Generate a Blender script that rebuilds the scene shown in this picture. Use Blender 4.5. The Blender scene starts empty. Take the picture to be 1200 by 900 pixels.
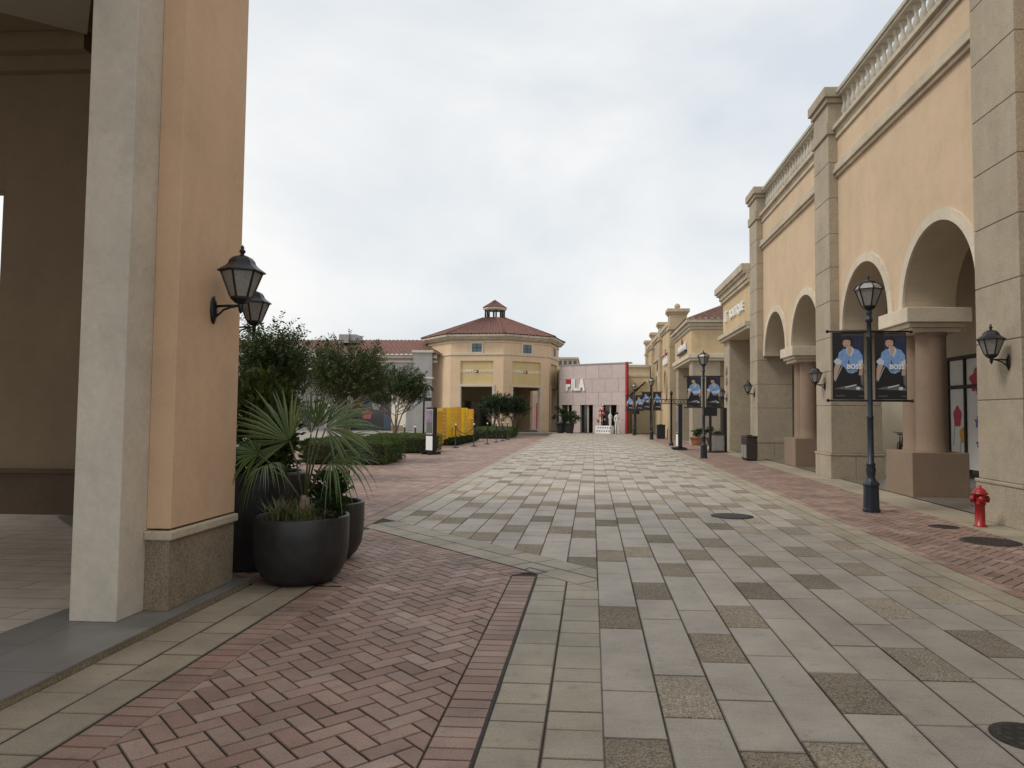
import bpy, bmesh, math, random
from mathutils import Vector, Matrix
random.seed(7)
sc = bpy.context.scene
COL = sc.collection
PI = math.pi
R = math.radians

# ------------------------------------------------------------------ materials
def new_mat(name):
    m = bpy.data.materials.new(name); m.use_nodes = True
    nt = m.node_tree
    b = nt.nodes['Principled BSDF']
    return m, nt, b

def N(nt, t, **kw):
    n = nt.nodes.new(t)
    for k, v in kw.items():
        setattr(n, k, v)
    return n

def simple(name, col, rough=0.6, metal=0.0, var=0.0, scale=6.0, bump=0.0, bscale=40.0, spec=0.5, emit=None):
    m, nt, b = new_mat(name)
    b.inputs['Base Color'].default_value = (*col, 1)
    b.inputs['Roughness'].default_value = rough
    b.inputs['Metallic'].default_value = metal
    b.inputs['Specular IOR Level'].default_value = spec
    geo = N(nt, 'ShaderNodeNewGeometry')
    if var > 0:
        nz = N(nt, 'ShaderNodeTexNoise'); nz.inputs['Scale'].default_value = scale; nz.inputs['Detail'].default_value = 6
        nt.links.new(geo.outputs['Position'], nz.inputs['Vector'])
        mr = N(nt, 'ShaderNodeMapRange')
        mr.inputs['From Min'].default_value = .25; mr.inputs['From Max'].default_value = .75
        mr.inputs['To Min'].default_value = 1 - var; mr.inputs['To Max'].default_value = 1 + var
        nt.links.new(nz.outputs['Fac'], mr.inputs['Value'])
        mx = N(nt, 'ShaderNodeVectorMath', operation='SCALE')
        mx.inputs[0].default_value = col
        nt.links.new(mr.outputs['Result'], mx.inputs['Scale'])
        nt.links.new(mx.outputs['Vector'], b.inputs['Base Color'])
    if bump > 0:
        n2 = N(nt, 'ShaderNodeTexNoise'); n2.inputs['Scale'].default_value = bscale; n2.inputs['Detail'].default_value = 5
        nt.links.new(geo.outputs['Position'], n2.inputs['Vector'])
        bp = N(nt, 'ShaderNodeBump'); bp.inputs['Strength'].default_value = bump; bp.inputs['Distance'].default_value = .01
        nt.links.new(n2.outputs['Fac'], bp.inputs['Height'])
        nt.links.new(bp.outputs['Normal'], b.inputs['Normal'])
    return m

def plaster(name, col, stain=0.18, bump=.25, speck=0.0):
    """painted render: large mottling, fine grain, thin vertical rain streaks"""
    m, nt, b = new_mat(name)
    L = nt.links.new
    geo = N(nt, 'ShaderNodeNewGeometry')
    n1 = N(nt, 'ShaderNodeTexNoise'); n1.inputs['Scale'].default_value = .9; n1.inputs['Detail'].default_value = 7; n1.inputs['Roughness'].default_value = .6
    L(geo.outputs['Position'], n1.inputs['Vector'])
    mp = N(nt, 'ShaderNodeMapping'); mp.inputs['Scale'].default_value = (1.7, 1.7, .2)
    L(geo.outputs['Position'], mp.inputs['Vector'])
    n2 = N(nt, 'ShaderNodeTexNoise'); n2.inputs['Scale'].default_value = 1.6; n2.inputs['Detail'].default_value = 5
    L(mp.outputs['Vector'], n2.inputs['Vector'])
    n3 = N(nt, 'ShaderNodeTexNoise'); n3.inputs['Scale'].default_value = 90; n3.inputs['Detail'].default_value = 3
    L(geo.outputs['Position'], n3.inputs['Vector'])
    def mr(src, a, c, lo=.3, hi=.7):
        r = N(nt, 'ShaderNodeMapRange'); r.inputs['From Min'].default_value = lo; r.inputs['From Max'].default_value = hi
        r.inputs['To Min'].default_value = a; r.inputs['To Max'].default_value = c
        L(src, r.inputs['Value']); return r.outputs['Result']
    def mul(a, c):
        q = N(nt, 'ShaderNodeMath', operation='MULTIPLY'); L(a, q.inputs[0]); L(c, q.inputs[1]); return q.outputs[0]
    v = mul(mr(n1.outputs['Fac'], 1 - stain * .55, 1 + stain * .35), mr(n2.outputs['Fac'], 1 - stain * .32, 1 + stain * .12))
    n6 = N(nt, 'ShaderNodeTexNoise'); n6.inputs['Scale'].default_value = 3.2; n6.inputs['Detail'].default_value = 10; n6.inputs['Roughness'].default_value = .7; n6.inputs['Distortion'].default_value = .6
    L(geo.outputs['Position'], n6.inputs['Vector'])
    v = mul(v, mr(n6.outputs['Fac'], 1 - stain * .5, 1 + stain * .12, .30, .52))
    n7 = N(nt, 'ShaderNodeTexNoise'); n7.inputs['Scale'].default_value = 22; n7.inputs['Detail'].default_value = 6
    L(geo.outputs['Position'], n7.inputs['Vector'])
    v = mul(v, mr(n7.outputs['Fac'], 1 - stain * .28, 1 + stain * .22))
    v = mul(v, mr(n3.outputs['Fac'], 1 - speck, 1 + speck, .35, .65))
    sv = N(nt, 'ShaderNodeVectorMath', operation='SCALE'); sv.inputs[0].default_value = col
    L(v, sv.inputs['Scale']); L(sv.outputs['Vector'], b.inputs['Base Color'])
    b.inputs['Roughness'].default_value = .85
    b.inputs['Specular IOR Level'].default_value = .25
    bp = N(nt, 'ShaderNodeBump'); bp.inputs['Strength'].default_value = bump; bp.inputs['Distance'].default_value = .008
    L(n3.outputs['Fac'], bp.inputs['Height']); L(bp.outputs['Normal'], b.inputs['Normal'])
    return m

def attr_mat(name, rough=.7, spec=.3, noise=.18, nscale=60, fine=0.0, bump=.2, transl=0.0, stain=0.0, pebble=0, streak=0):
    """colour comes from the mesh's own per-face colour (each slab, brick or leaf), plus grain"""
    m, nt, b = new_mat(name)
    L = nt.links.new
    at = N(nt, 'ShaderNodeAttribute'); at.attribute_name = 'col'
    geo = N(nt, 'ShaderNodeNewGeometry')
    out = at.outputs['Color']
    if noise > 0:
        nz = N(nt, 'ShaderNodeTexNoise'); nz.inputs['Scale'].default_value = nscale; nz.inputs['Detail'].default_value = 6; nz.inputs['Roughness'].default_value = .7
        L(geo.outputs['Position'], nz.inputs['Vector'])
        r = N(nt, 'ShaderNodeMapRange'); r.inputs['From Min'].default_value = .3; r.inputs['From Max'].default_value = .7
        r.inputs['To Min'].default_value = 1 - noise; r.inputs['To Max'].default_value = 1 + noise
        L(nz.outputs['Fac'], r.inputs['Value'])
        val = r.outputs['Result']
        if stain > 0:
            n4 = N(nt, 'ShaderNodeTexNoise'); n4.inputs['Scale'].default_value = 1.3; n4.inputs['Detail'].default_value = 8; n4.inputs['Roughness'].default_value = .65
            L(geo.outputs['Position'], n4.inputs['Vector'])
            r4 = N(nt, 'ShaderNodeMapRange'); r4.inputs['From Min'].default_value = .35; r4.inputs['From Max'].default_value = .7
            r4.inputs['To Min'].default_value = 1 + stain * .4; r4.inputs['To Max'].default_value = 1 - stain
            L(n4.outputs['Fac'], r4.inputs['Value'])
            q = N(nt, 'ShaderNodeMath', operation='MULTIPLY'); L(val, q.inputs[0]); L(r4.outputs['Result'], q.inputs[1]); val = q.outputs[0]
            n8 = N(nt, 'ShaderNodeTexNoise'); n8.inputs['Scale'].default_value = 7.5; n8.inputs['Detail'].default_value = 9; n8.inputs['Roughness'].default_value = .72
            L(geo.outputs['Position'], n8.inputs['Vector'])
            r8 = N(nt, 'ShaderNodeMapRange'); r8.inputs['From Min'].default_value = .56; r8.inputs['From Max'].default_value = .72
            r8.inputs['To Min'].default_value = 1.0; r8.inputs['To Max'].default_value = .66
            L(n8.outputs['Fac'], r8.inputs['Value'])
            q8 = N(nt, 'ShaderNodeMath', operation='MULTIPLY'); L(val, q8.inputs[0]); L(r8.outputs['Result'], q8.inputs[1]); val = q8.outputs[0]
        if streak > 0:        # sawn / brushed marks across the piece
            ms = N(nt, 'ShaderNodeMapping'); ms.inputs['Scale'].default_value = (3.5, 45, 3.5)
            L(geo.outputs['Position'], ms.inputs['Vector'])
            n5 = N(nt, 'ShaderNodeTexNoise'); n5.inputs['Scale'].default_value = 1.5; n5.inputs['Detail'].default_value = 6; n5.inputs['Roughness'].default_value = .65
            L(ms.outputs['Vector'], n5.inputs['Vector'])
            r5 = N(nt, 'ShaderNodeMapRange'); r5.inputs['From Min'].default_value = .3; r5.inputs['From Max'].default_value = .7
            r5.inputs['To Min'].default_value = 1 - streak; r5.inputs['To Max'].default_value = 1 + streak * .8
            L(n5.outputs['Fac'], r5.inputs['Value'])
            q5 = N(nt, 'ShaderNodeMath', operation='MULTIPLY'); L(val, q5.inputs[0]); L(r5.outputs['Result'], q5.inputs[1]); val = q5.outputs[0]
        if pebble > 0:
            vo = N(nt, 'ShaderNodeTexVoronoi'); vo.inputs['Scale'].default_value = pebble
            L(geo.outputs['Position'], vo.inputs['Vector'])
            sp = N(nt, 'ShaderNodeSeparateColor'); L(vo.outputs['Color'], sp.inputs[0])
            r6 = N(nt, 'ShaderNodeMapRange'); r6.inputs['To Min'].default_value = .55; r6.inputs['To Max'].default_value = 1.45
            L(sp.outputs[0], r6.inputs['Value'])
            q6 = N(nt, 'ShaderNodeMath', operation='MULTIPLY'); L(val, q6.inputs[0]); L(r6.outputs['Result'], q6.inputs[1]); val = q6.outputs[0]
        sv = N(nt, 'ShaderNodeVectorMath', operation='SCALE')
        L(out, sv.inputs[0]); L(val, sv.inputs['Scale']); out = sv.outputs['Vector']
        if bump > 0:
            bp = N(nt, 'ShaderNodeBump'); bp.inputs['Strength'].default_value = bump; bp.inputs['Distance'].default_value = .006
            L(nz.outputs['Fac'], bp.inputs['Height']); L(bp.outputs['Normal'], b.inputs['Normal'])
    L(out, b.inputs['Base Color'])
    b.inputs['Roughness'].default_value = rough
    b.inputs['Specular IOR Level'].default_value = spec
    if transl > 0:
        tr = N(nt, 'ShaderNodeBsdfTranslucent'); L(out, tr.inputs['Color'])
        mx = N(nt, 'ShaderNodeMixShader'); mx.inputs[0].default_value = transl
        L(b.outputs[0], mx.inputs[1]); L(tr.outputs[0], mx.inputs[2])
        L(mx.outputs[0], nt.nodes['Material Output'].inputs['Surface'])
    return m

def tile_mat(name, c1, c2, mortar, sx, sy, msize=.012, rough=.6, axis='XY', var=.1, spec=.4, offset=.5):
    """panel / tile joints from the brick node in object space"""
    m, nt, b = new_mat(name)
    L = nt.links.new
    geo = N(nt, 'ShaderNodeNewGeometry')
    vec = geo.outputs['Position']
    if axis != 'XY':
        sp = N(nt, 'ShaderNodeSeparateXYZ'); L(vec, sp.inputs[0])
        cb = N(nt, 'ShaderNodeCombineXYZ')
        L(sp.outputs[axis[0]], cb.inputs[0]); L(sp.outputs[axis[1]], cb.inputs[1]); vec = cb.outputs[0]
    br = N(nt, 'ShaderNodeTexBrick'); br.offset = offset
    br.inputs['Color1'].default_value = (*c1, 1); br.inputs['Color2'].default_value = (*c2, 1); br.inputs['Mortar'].default_value = (*mortar, 1)
    br.inputs['Scale'].default_value = 1; br.inputs['Brick Width'].default_value = sx; br.inputs['Row Height'].default_value = sy
    br.inputs['Mortar Size'].default_value = msize; br.inputs['Bias'].default_value = 0
    L(vec, br.inputs['Vector'])
    nz = N(nt, 'ShaderNodeTexNoise'); nz.inputs['Scale'].default_value = 3; nz.inputs['Detail'].default_value = 8
    L(geo.outputs['Position'], nz.inputs['Vector'])
    r = N(nt, 'ShaderNodeMapRange'); r.inputs['From Min'].default_value = .3; r.inputs['From Max'].default_value = .7
    r.inputs['To Min'].default_value = 1 - var; r.inputs['To Max'].default_value = 1 + var
    L(nz.outputs['Fac'], r.inputs['Value'])
    sv = N(nt, 'ShaderNodeVectorMath', operation='SCALE'); L(br.outputs['Color'], sv.inputs[0]); L(r.outputs['Result'], sv.inputs['Scale'])
    L(sv.outputs['Vector'], b.inputs['Base Color'])
    b.inputs['Roughness'].default_value = rough; b.inputs['Specular IOR Level'].default_value = spec
    return m

def roof_mat(name, col):
    m, nt, b = new_mat(name)
    L = nt.links.new
    at = N(nt, 'ShaderNodeAttribute'); at.attribute_name = 'col'
    geo = N(nt, 'ShaderNodeNewGeometry')
    nz = N(nt, 'ShaderNodeTexNoise'); nz.inputs['Scale'].default_value = 4; nz.inputs['Detail'].default_value = 8
    L(geo.outputs['Position'], nz.inputs['Vector'])
    r = N(nt, 'ShaderNodeMapRange'); r.inputs['From Min'].default_value = .3; r.inputs['From Max'].default_value = .7
    r.inputs['To Min'].default_value = .65; r.inputs['To Max'].default_value = 1.35
    L(nz.outputs['Fac'], r.inputs['Value'])
    sv = N(nt, 'ShaderNodeVectorMath', operation='SCALE'); sv.inputs[0].default_value = col; L(r.outputs['Result'], sv.inputs['Scale'])
    L(sv.outputs['Vector'], b.inputs['Base Color']); b.inputs['Roughness'].default_value = .8
    return m

def glass_dark(name, col=(.03, .035, .04)):
    return simple(name, col, rough=.06, spec=.8)

M = {}
M['peach_r'] = plaster('peach_render', (.60, .452, .305), stain=.15)
M['peach_l'] = plaster('peach_render_portico', (.66, .455, .30), stain=.12)
M['cream'] = plaster('cream_trim', (.62, .54, .42), stain=.22)
M['white_r'] = plaster('off_white_render', (.62, .56, .465), stain=.2, bump=.5)
M['stone'] = plaster('sand_stone', (.40, .338, .252), stain=.22, bump=.8, speck=.26)
M['stone_d'] = plaster('dark_plinth_stone', (.30, .25, .17), stain=.3, bump=.6, speck=.3)
M['granite'] = plaster('speckled_granite', (.275, .225, .16), stain=.3, bump=.5, speck=.3)
M['trim'] = plaster('moulding_stone', (.52, .45, .34), stain=.3, bump=.4, speck=.1)
M['baluster'] = plaster('baluster_stone', (.48, .44, .37), stain=.3, bump=.4, speck=.12)
M['column'] = plaster('brown_column', (.255, .183, .13), stain=.15, bump=.3)
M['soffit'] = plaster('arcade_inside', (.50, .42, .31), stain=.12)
M['cream_wall'] = plaster('cream_wall', (.82, .76, .62), stain=.1)
M['yellow_r'] = plaster('yellow_render', (.58, .44, .262), stain=.2)
M['pale_ochre'] = plaster('pale_ochre_render', (.72, .60, .40), stain=.15)
M['tan_r'] = plaster('tan_render', (.50, .40, .26), stain=.25, speck=.1)
M['octo'] = plaster('apricot_render', (.68, .505, .335), stain=.13)
M['olive_panel'] = plaster('ochre_panel', (.60, .46, .235), stain=.12)
M['grey_r'] = plaster('grey_render', (.36, .345, .335), stain=.15)
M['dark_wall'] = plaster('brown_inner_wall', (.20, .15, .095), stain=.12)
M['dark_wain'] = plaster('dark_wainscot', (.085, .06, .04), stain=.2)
M['ceil'] = plaster('ceiling_board', (.30, .26, .215), stain=.06, bump=.05)
M['roof'] = roof_mat('clay_roof_tiles', (.15, .066, .05))
M['shop_in'] = simple('shop_interior', (.30, .21, .15), .7, var=.3, scale=2)
M['dark_in'] = simple('dark_interior', (.035, .03, .027), .8)
M['black'] = simple('black_cast_iron', (.013, .014, .016), .38, .3, var=.3, scale=30, bump=.15, bscale=60)
M['black_m'] = simple('matt_black_metal', (.018, .018, .02), .5, .1, var=.25, scale=20)
M['bluegrey'] = simple('slate_blue_iron', (.022, .030, .040), .42, .3, var=.35, scale=25, bump=.15, bscale=50)
M['planter'] = simple('dark_planter', (.022, .022, .023), .42, 0, var=.35, scale=9, bump=.12, bscale=160)
M['frost'] = simple('frosted_glass', (.25, .24, .22), .35, var=.25, scale=30, spec=.6)
M['soil'] = simple('soil', (.05, .035, .025), .95, var=.5, scale=40, bump=.8, bscale=60)
M['bark'] = simple('pale_bark', (.24, .175, .13), .9, var=.45, scale=14, bump=.5, bscale=30)
M['stem'] = simple('green_petiole', (.075, .085, .03), .6, var=.4, scale=20)
M['leaf'] = attr_mat('tree_leaf', rough=.65, spec=.18, noise=0, transl=.2)
M['palm'] = attr_mat('palm_leaf', rough=.42, spec=.45, noise=.12, nscale=12, bump=0, transl=.15)
M['slab'] = attr_mat('paving_slab', rough=.52, spec=.45, noise=.3, nscale=110, bump=.5, stain=.3, streak=.1)
M['agg'] = attr_mat('pebble_slab', rough=.85, spec=.2, noise=.55, nscale=140, bump=1.0, stain=.22, pebble=125)
M['brick'] = attr_mat('brick_paver', rough=.58, spec=.42, noise=.32, nscale=95, bump=.6, stain=.36, streak=.06)
M['mortar'] = simple('joint_sand', (.045, .037, .028), .95, var=.4, scale=30)
M['ground'] = tile_mat('pale_ground_paving', (.27, .245, .21), (.31, .28, .24), (.13, .115, .1), .6, .3, .008, .75)
M['porch_lt'] = tile_mat('porch_tile', (.50, .455, .395), (.55, .50, .435), (.24, .215, .185), 1.2, .28, .006, .26, var=.12)
M['porch_dk'] = tile_mat('porch_border_tile', (.19, .18, .168), (.215, .20, .187), (.11, .10, .09), .9, .6, .004, .4, axis='YX', var=.15)
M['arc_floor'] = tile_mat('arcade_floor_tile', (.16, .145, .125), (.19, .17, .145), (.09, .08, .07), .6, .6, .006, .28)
M['red'] = simple('red_paint', (.29, .012, .014), .35, var=.25, scale=12, bump=.1, bscale=50)
M['redsign'] = simple('red_panel', (.40, .02, .03), .4, var=.1)
M['pink'] = tile_mat('pink_panels', (.52, .43, .405), (.565, .465, .435), (.33, .27, .25), 1.05, 1.1, .02, .5, axis='XZ', var=.06)
M['white'] = simple('white_paint', (.82, .82, .80), .5, var=.05)
M['white_sign'] = simple('white_letter', (.85, .85, .83), .45)
M['navy'] = simple('navy_paint', (.01, .015, .06), .5)
M['yellow'] = simple('yellow_paint', (.74, .47, .012), .45, var=.12, scale=4)
M['yellow_d'] = simple('deep_yellow_paint', (.62, .33, .012), .5, var=.12, scale=4)
M['glass'] = glass_dark('shop_glass')
M['blueglass'] = glass_dark('blue_glass', (.06, .10, .14))
M['frame_dk'] = simple('dark_bronze_frame', (.03, .022, .017), .45, .3)
M['brown_bin'] = simple('brown_bin_metal', (.045, .033, .028), .45, .2, var=.2, scale=12)
M['grey_metal'] = simple('grey_sheet_metal', (.30, .29, .28), .45, .3, var=.15, scale=8)
M['clay'] = simple('terracotta', (.32, .14, .075), .85, var=.3, scale=12)
M['iron'] = tile_mat('manhole_iron', (.035, .030, .026), (.05, .042, .036), (.015, .013, .012), .06, .06, .015, .6, var=.3)
M['skin'] = simple('skin_print', (.50, .33, .25), .6)
M['hair'] = simple('hair_print', (.018, .014, .013), .6)
M['shirt'] = simple('blue_shirt_print', (.20, .34, .62), .6, var=.25, scale=40)
M['shirt_lt'] = simple('pale_blue_print', (.52, .60, .70), .6)
M['print_bk'] = simple('black_print', (.012, .012, .014), .5)
M['print_navy'] = simple('dark_blue_print', (.018, .026, .06), .55, var=.3, scale=9)
M['print_gr'] = simple('grey_print', (.13, .12, .12), .55, var=.3, scale=12)
M['poster'] = simple('poster_white', (.66, .63, .59), .5, var=.04)
M['p_red'] = simple('poster_red', (.40, .03, .07), .5, var=.2, scale=20)
M['p_or'] = simple('poster_orange', (.60, .28, .06), .5, var=.2, scale=20)
M['p_pu'] = simple('poster_purple', (.17, .10, .34), .5, var=.2, scale=20)
M['mauve'] = simple('mauve_print', (.24, .18, .24), .5, var=.5, scale=7)
M['p_gr'] = simple('poster_green', (.06, .11, .05), .5)
M['pinkred'] = simple('pale_red', (.55, .16, .15), .5, var=.3, scale=10)
M['warm'] = simple('bulb_glass', (.8, .75, .5), .3)

# ------------------------------------------------------------------ mesh builder
ORIGIN = {}
class MB:
    def __init__(s):
        s.v = []; s.f = []; s.m = []; s.c = []; s.sm = []
    def add(s, vs, fs, mi=0, col=None, smooth=False):
        o = len(s.v); s.v.extend([tuple(p) for p in vs])
        for f in fs:
            s.f.append([i + o for i in f]); s.m.append(mi); s.c.append(col or (1, 1, 1)); s.sm.append(smooth)
        return s
    def box(s, x0, x1, y0, y1, z0, z1, mi=0, col=None):
        vs = [(x0, y0, z0), (x1, y0, z0), (x1, y1, z0), (x0, y1, z0), (x0, y0, z1), (x1, y0, z1), (x1, y1, z1), (x0, y1, z1)]
        return s.add(vs, [(3, 2, 1, 0), (4, 5, 6, 7), (0, 1, 5, 4), (1, 2, 6, 5), (2, 3, 7, 6), (3, 0, 4, 7)], mi, col)
    def obox(s, c, size, mat, mi=0, col=None):
        hx, hy, hz = size[0] / 2, size[1] / 2, size[2] / 2
        vs = [Vector(c) + mat @ Vector(p) for p in [(-hx, -hy, -hz), (hx, -hy, -hz), (hx, hy, -hz), (-hx, hy, -hz), (-hx, -hy, hz), (hx, -hy, hz), (hx, hy, hz), (-hx, hy, hz)]]
        return s.add(vs, [(3, 2, 1, 0), (4, 5, 6, 7), (0, 1, 5, 4), (1, 2, 6, 5), (2, 3, 7, 6), (3, 0, 4, 7)], mi, col)
    def bar(s, a, b, w, h=None, mi=0, col=None):
        a = Vector(a); b = Vector(b); d = b - a
        q = d.to_track_quat('Y', 'Z').to_matrix()
        return s.obox((a + b) / 2, (w, d.length, h or w), q, mi, col)
    def lathe(s, prof, n=24, c=(0, 0, 0), a0=0.0, mi=0, smooth=True, cap=True, col=None):
        vs = []; fs = []
        for (r, z) in prof:
            for k in range(n):
                a = a0 + 2 * PI * k / n
                vs.append((c[0] + r * math.cos(a), c[1] + r * math.sin(a), c[2] + z))
        for i in range(len(prof) - 1):
            for k in range(n):
                k2 = (k + 1) % n
                fs.append((i * n + k, i * n + k2, (i + 1) * n + k2, (i + 1) * n + k))
        s.add(vs, fs, mi, col, smooth)
        if cap:
            if prof[0][0] > 1e-4: s.add(vs[:n], [tuple(reversed(range(n)))], mi, col)
            if prof[-1][0] > 1e-4: s.add(vs[-n:], [tuple(range(n))], mi, col)
        return s
    def tube(s, pts, rad, n=8, mi=0, col=None):
        pts = [Vector(p) for p in pts]
        if not isinstance(rad, (list, tuple)): rad = [rad] * len(pts)
        vs = []; fs = []
        ref = None
        for i, p in enumerate(pts):
            d = (pts[min(i + 1, len(pts) - 1)] - pts[max(i - 1, 0)]).normalized()
            if ref is None:
                ref = d.orthogonal().normalized()
            else:
                ref = (ref - d * ref.dot(d))
                ref = ref.normalized() if ref.length > 1e-6 else d.orthogonal().normalized()
            w = d.cross(ref)
            for k in range(n):
                a = 2 * PI * k / n
                vs.append(p + (ref * math.cos(a) + w * math.sin(a)) * rad[i])
        for i in range(len(pts) - 1):
            for k in range(n):
                k2 = (k + 1) % n
                fs.append((i * n + k, i * n + k2, (i + 1) * n + k2, (i + 1) * n + k))
        fs.append(tuple(reversed(range(n)))); fs.append(tuple(range((len(pts) - 1) * n, len(pts) * n)))
        return s.add(vs, fs, mi, col, True)
    def prism(s, poly, axis, a, b, mi=0, col=None):
        n = len(poly)
        def P(u, v, t):
            return {'X': (t, u, v), 'Y': (u, t, v), 'Z': (u, v, t)}[axis]
        vs = [P(u, v, a) for u, v in poly] + [P(u, v, b) for u, v in poly]
        fs = [tuple(range(n)), tuple(reversed(range(n, 2 * n)))]
        for i in range(n):
            j = (i + 1) % n
            fs.append((i, i + n, j + n, j))
        return s.add(vs, fs, mi, col)
    def mesh(s, name, mats, off=(0, 0, 0), recalc=True):
        me = bpy.data.meshes.new(name)
        ox, oy, oz = off
        me.from_pydata([(x - ox, y - oy, z - oz) for x, y, z in s.v], [], s.f)
        if not isinstance(mats, (list, tuple)): mats = [mats]
        for m in mats: me.materials.append(m)
        me.polygons.foreach_set('material_index', s.m)
        me.polygons.foreach_set('use_smooth', s.sm)
        if any(c != (1, 1, 1) for c in s.c):
            at = me.color_attributes.new('col', 'FLOAT_COLOR', 'CORNER')
            arr = []
            for f, c in zip(s.f, s.c):
                arr.extend((c[0], c[1], c[2], 1.0) * len(f))
            at.data.foreach_set('color', arr)
        me.update()
        if recalc:
            bm = bmesh.new(); bm.from_mesh(me)
            bmesh.ops.recalc_face_normals(bm, faces=bm.faces)
            bm.to_mesh(me); bm.free()
        return me
    def build(s, name, mats, parent=None, bevel=0, recalc=True):
        off = (0, 0, 0)
        if parent is not None:
            q = parent
            while q.parent: q = q.parent
            off = ORIGIN.get(q.name, (0, 0, 0))
        o = bpy.data.objects.new(name, s.mesh(name, mats, off, recalc))
        COL.objects.link(o)
        if parent is not None: o.parent = parent
        if bevel:
            md = o.modifiers.new('Bevel', 'BEVEL'); md.width = bevel; md.segments = 2; md.limit_method = 'ANGLE'; md.angle_limit = R(40)
            md.harden_normals = False
        return o

def tag(o, label=None, cat=None, group=None, kind=None):
    if label: o['label'] = label
    if cat: o['category'] = cat
    if group: o['group'] = group
    if kind: o['kind'] = kind
    return o

def thing(name, label, cat, loc=(0, 0, 0), rz=0, group=None, world=False):
    """an Empty at the thing's base. world=True: its parts are given in world coordinates"""
    o = bpy.data.objects.new(name, None); COL.objects.link(o)
    o.empty_display_size = .2
    o.location = loc; o.rotation_euler = (0, 0, rz)
    tag(o, label, cat, group)
    if world: ORIGIN[o.name] = tuple(loc)
    return o

KIDS = {}
def children(o):
    return [c for c in COL.objects if c.parent == o]
def dup(root, loc, rz=None, label=None, scale=None, group=None):
    def cp(o, parent):
        c = o.copy(); COL.objects.link(c)
        c.parent = parent
        for ch in children(o): cp(ch, c)
        return c
    c = cp(root, None)
    c.location = loc
    if rz is not None: c.rotation_euler = (0, 0, rz)
    if label: c['label'] = label
    if group: c['group'] = group
    if scale: c.scale = (scale,) * 3 if not isinstance(scale, tuple) else scale
    return c

def struct(o):
    o['kind'] = 'structure'; return o

def text_mb(body, size, extrude=.02, offset=0.0, xscale=1.0, spacing=1.0):
    cu = bpy.data.curves.new('lettering', 'FONT'); cu.body = body; cu.size = size; cu.extrude = extrude
    cu.offset = offset; cu.align_x = 'CENTER'; cu.align_y = 'CENTER'; cu.space_character = spacing; cu.resolution_u = 4
    ob = bpy.data.objects.new('lettering', cu); COL.objects.link(ob)
    bpy.context.view_layer.update()
    me = bpy.data.meshes.new_from_object(ob)
    mb = MB()
    mb.add([(v.co.x * xscale, v.co.y, v.co.z) for v in me.vertices], [tuple(p.vertices) for p in me.polygons])
    bpy.data.objects.remove(ob); bpy.data.meshes.remove(me); bpy.data.curves.remove(cu)
    return mb
def place_text(mb, origin, right, up, mi=0, into=None):
    """lay flat lettering on a wall: right / up are the wall's own axes"""
    right = Vector(right).normalized(); up = Vector(up).normalized(); nrm = right.cross(up); o = Vector(origin)
    vs = [o + right * x + up * y + nrm * z for x, y, z in mb.v]
    t = into or MB(); t.add(vs, mb.f, mi); return t

# ------------------------------------------------------------------ PAVING
def clip(poly, nx, ny, d):
    """keep the side nx*x+ny*y <= d"""
    out = []
    for i in range(len(poly)):
        a, b = poly[i], poly[(i + 1) % len(poly)]
        da = nx * a[0] + ny * a[1] - d; db = nx * b[0] + ny * b[1] - d
        if da <= 0: out.append(a)
        if (da < 0 < db) or (db < 0 < da):
            t = da / (da - db); out.append((a[0] + (b[0] - a[0]) * t, a[1] + (b[1] - a[1]) * t))
    return out
def area(p):
    return abs(sum(p[i][0] * p[(i + 1) % len(p)][1] - p[(i + 1) % len(p)][0] * p[i][1] for i in range(len(p)))) / 2
def put(mb, poly, planes, mi, col, z=0.0):
    for pl in planes:
        poly = clip(poly, *pl)
        if len(poly) < 3: return
    if area(poly) < 4e-4: return
    zz = z + random.uniform(-.0014, .0014)
    n = len(poly)
    if sum(p[1] for p in poly) / n > 16 or area(poly) < 4e-3:
        mb.add([(x, y, zz) for x, y in poly], [tuple(range(n))], mi, col); return
    if sum(poly[i][0] * poly[(i + 1) % n][1] - poly[(i + 1) % n][0] * poly[i][1] for i in range(n)) < 0: poly = poly[::-1]
    ins = random.uniform(.003, .0055) if area(poly) < .05 else random.uniform(.004, .008)
    inner = []
    for i in range(n):
        a, b, c = poly[i - 1], poly[i], poly[(i + 1) % n]
        d1 = Vector((b[0] - a[0], b[1] - a[1])); d2 = Vector((c[0] - b[0], c[1] - b[1]))
        if d1.length < .012 or d2.length < .012:
            inner.append((b[0], b[1])); continue
        d1.normalize(); d2.normalize()
        m = Vector((-d1.y - d2.y, d1.x + d2.x)); k = m.length
        m = m / k * min(ins * 1.9, ins / max(.35, k / 2))
        inner.append((b[0] + m.x, b[1] + m.y))
    vs = [(x, y, zz) for x, y in inner] + [(x, y, zz - .0045) for x, y in poly]
    mb.add(vs[:n], [tuple(range(n))], mi, col)
    e = random.uniform(.5, .82); ec = (col[0] * e, col[1] * e * .97, col[2] * e * .92)
    mb.add(vs, [(i + n, (i + 1) % n + n, (i + 1) % n, i) for i in range(n)], mi, ec)

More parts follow.
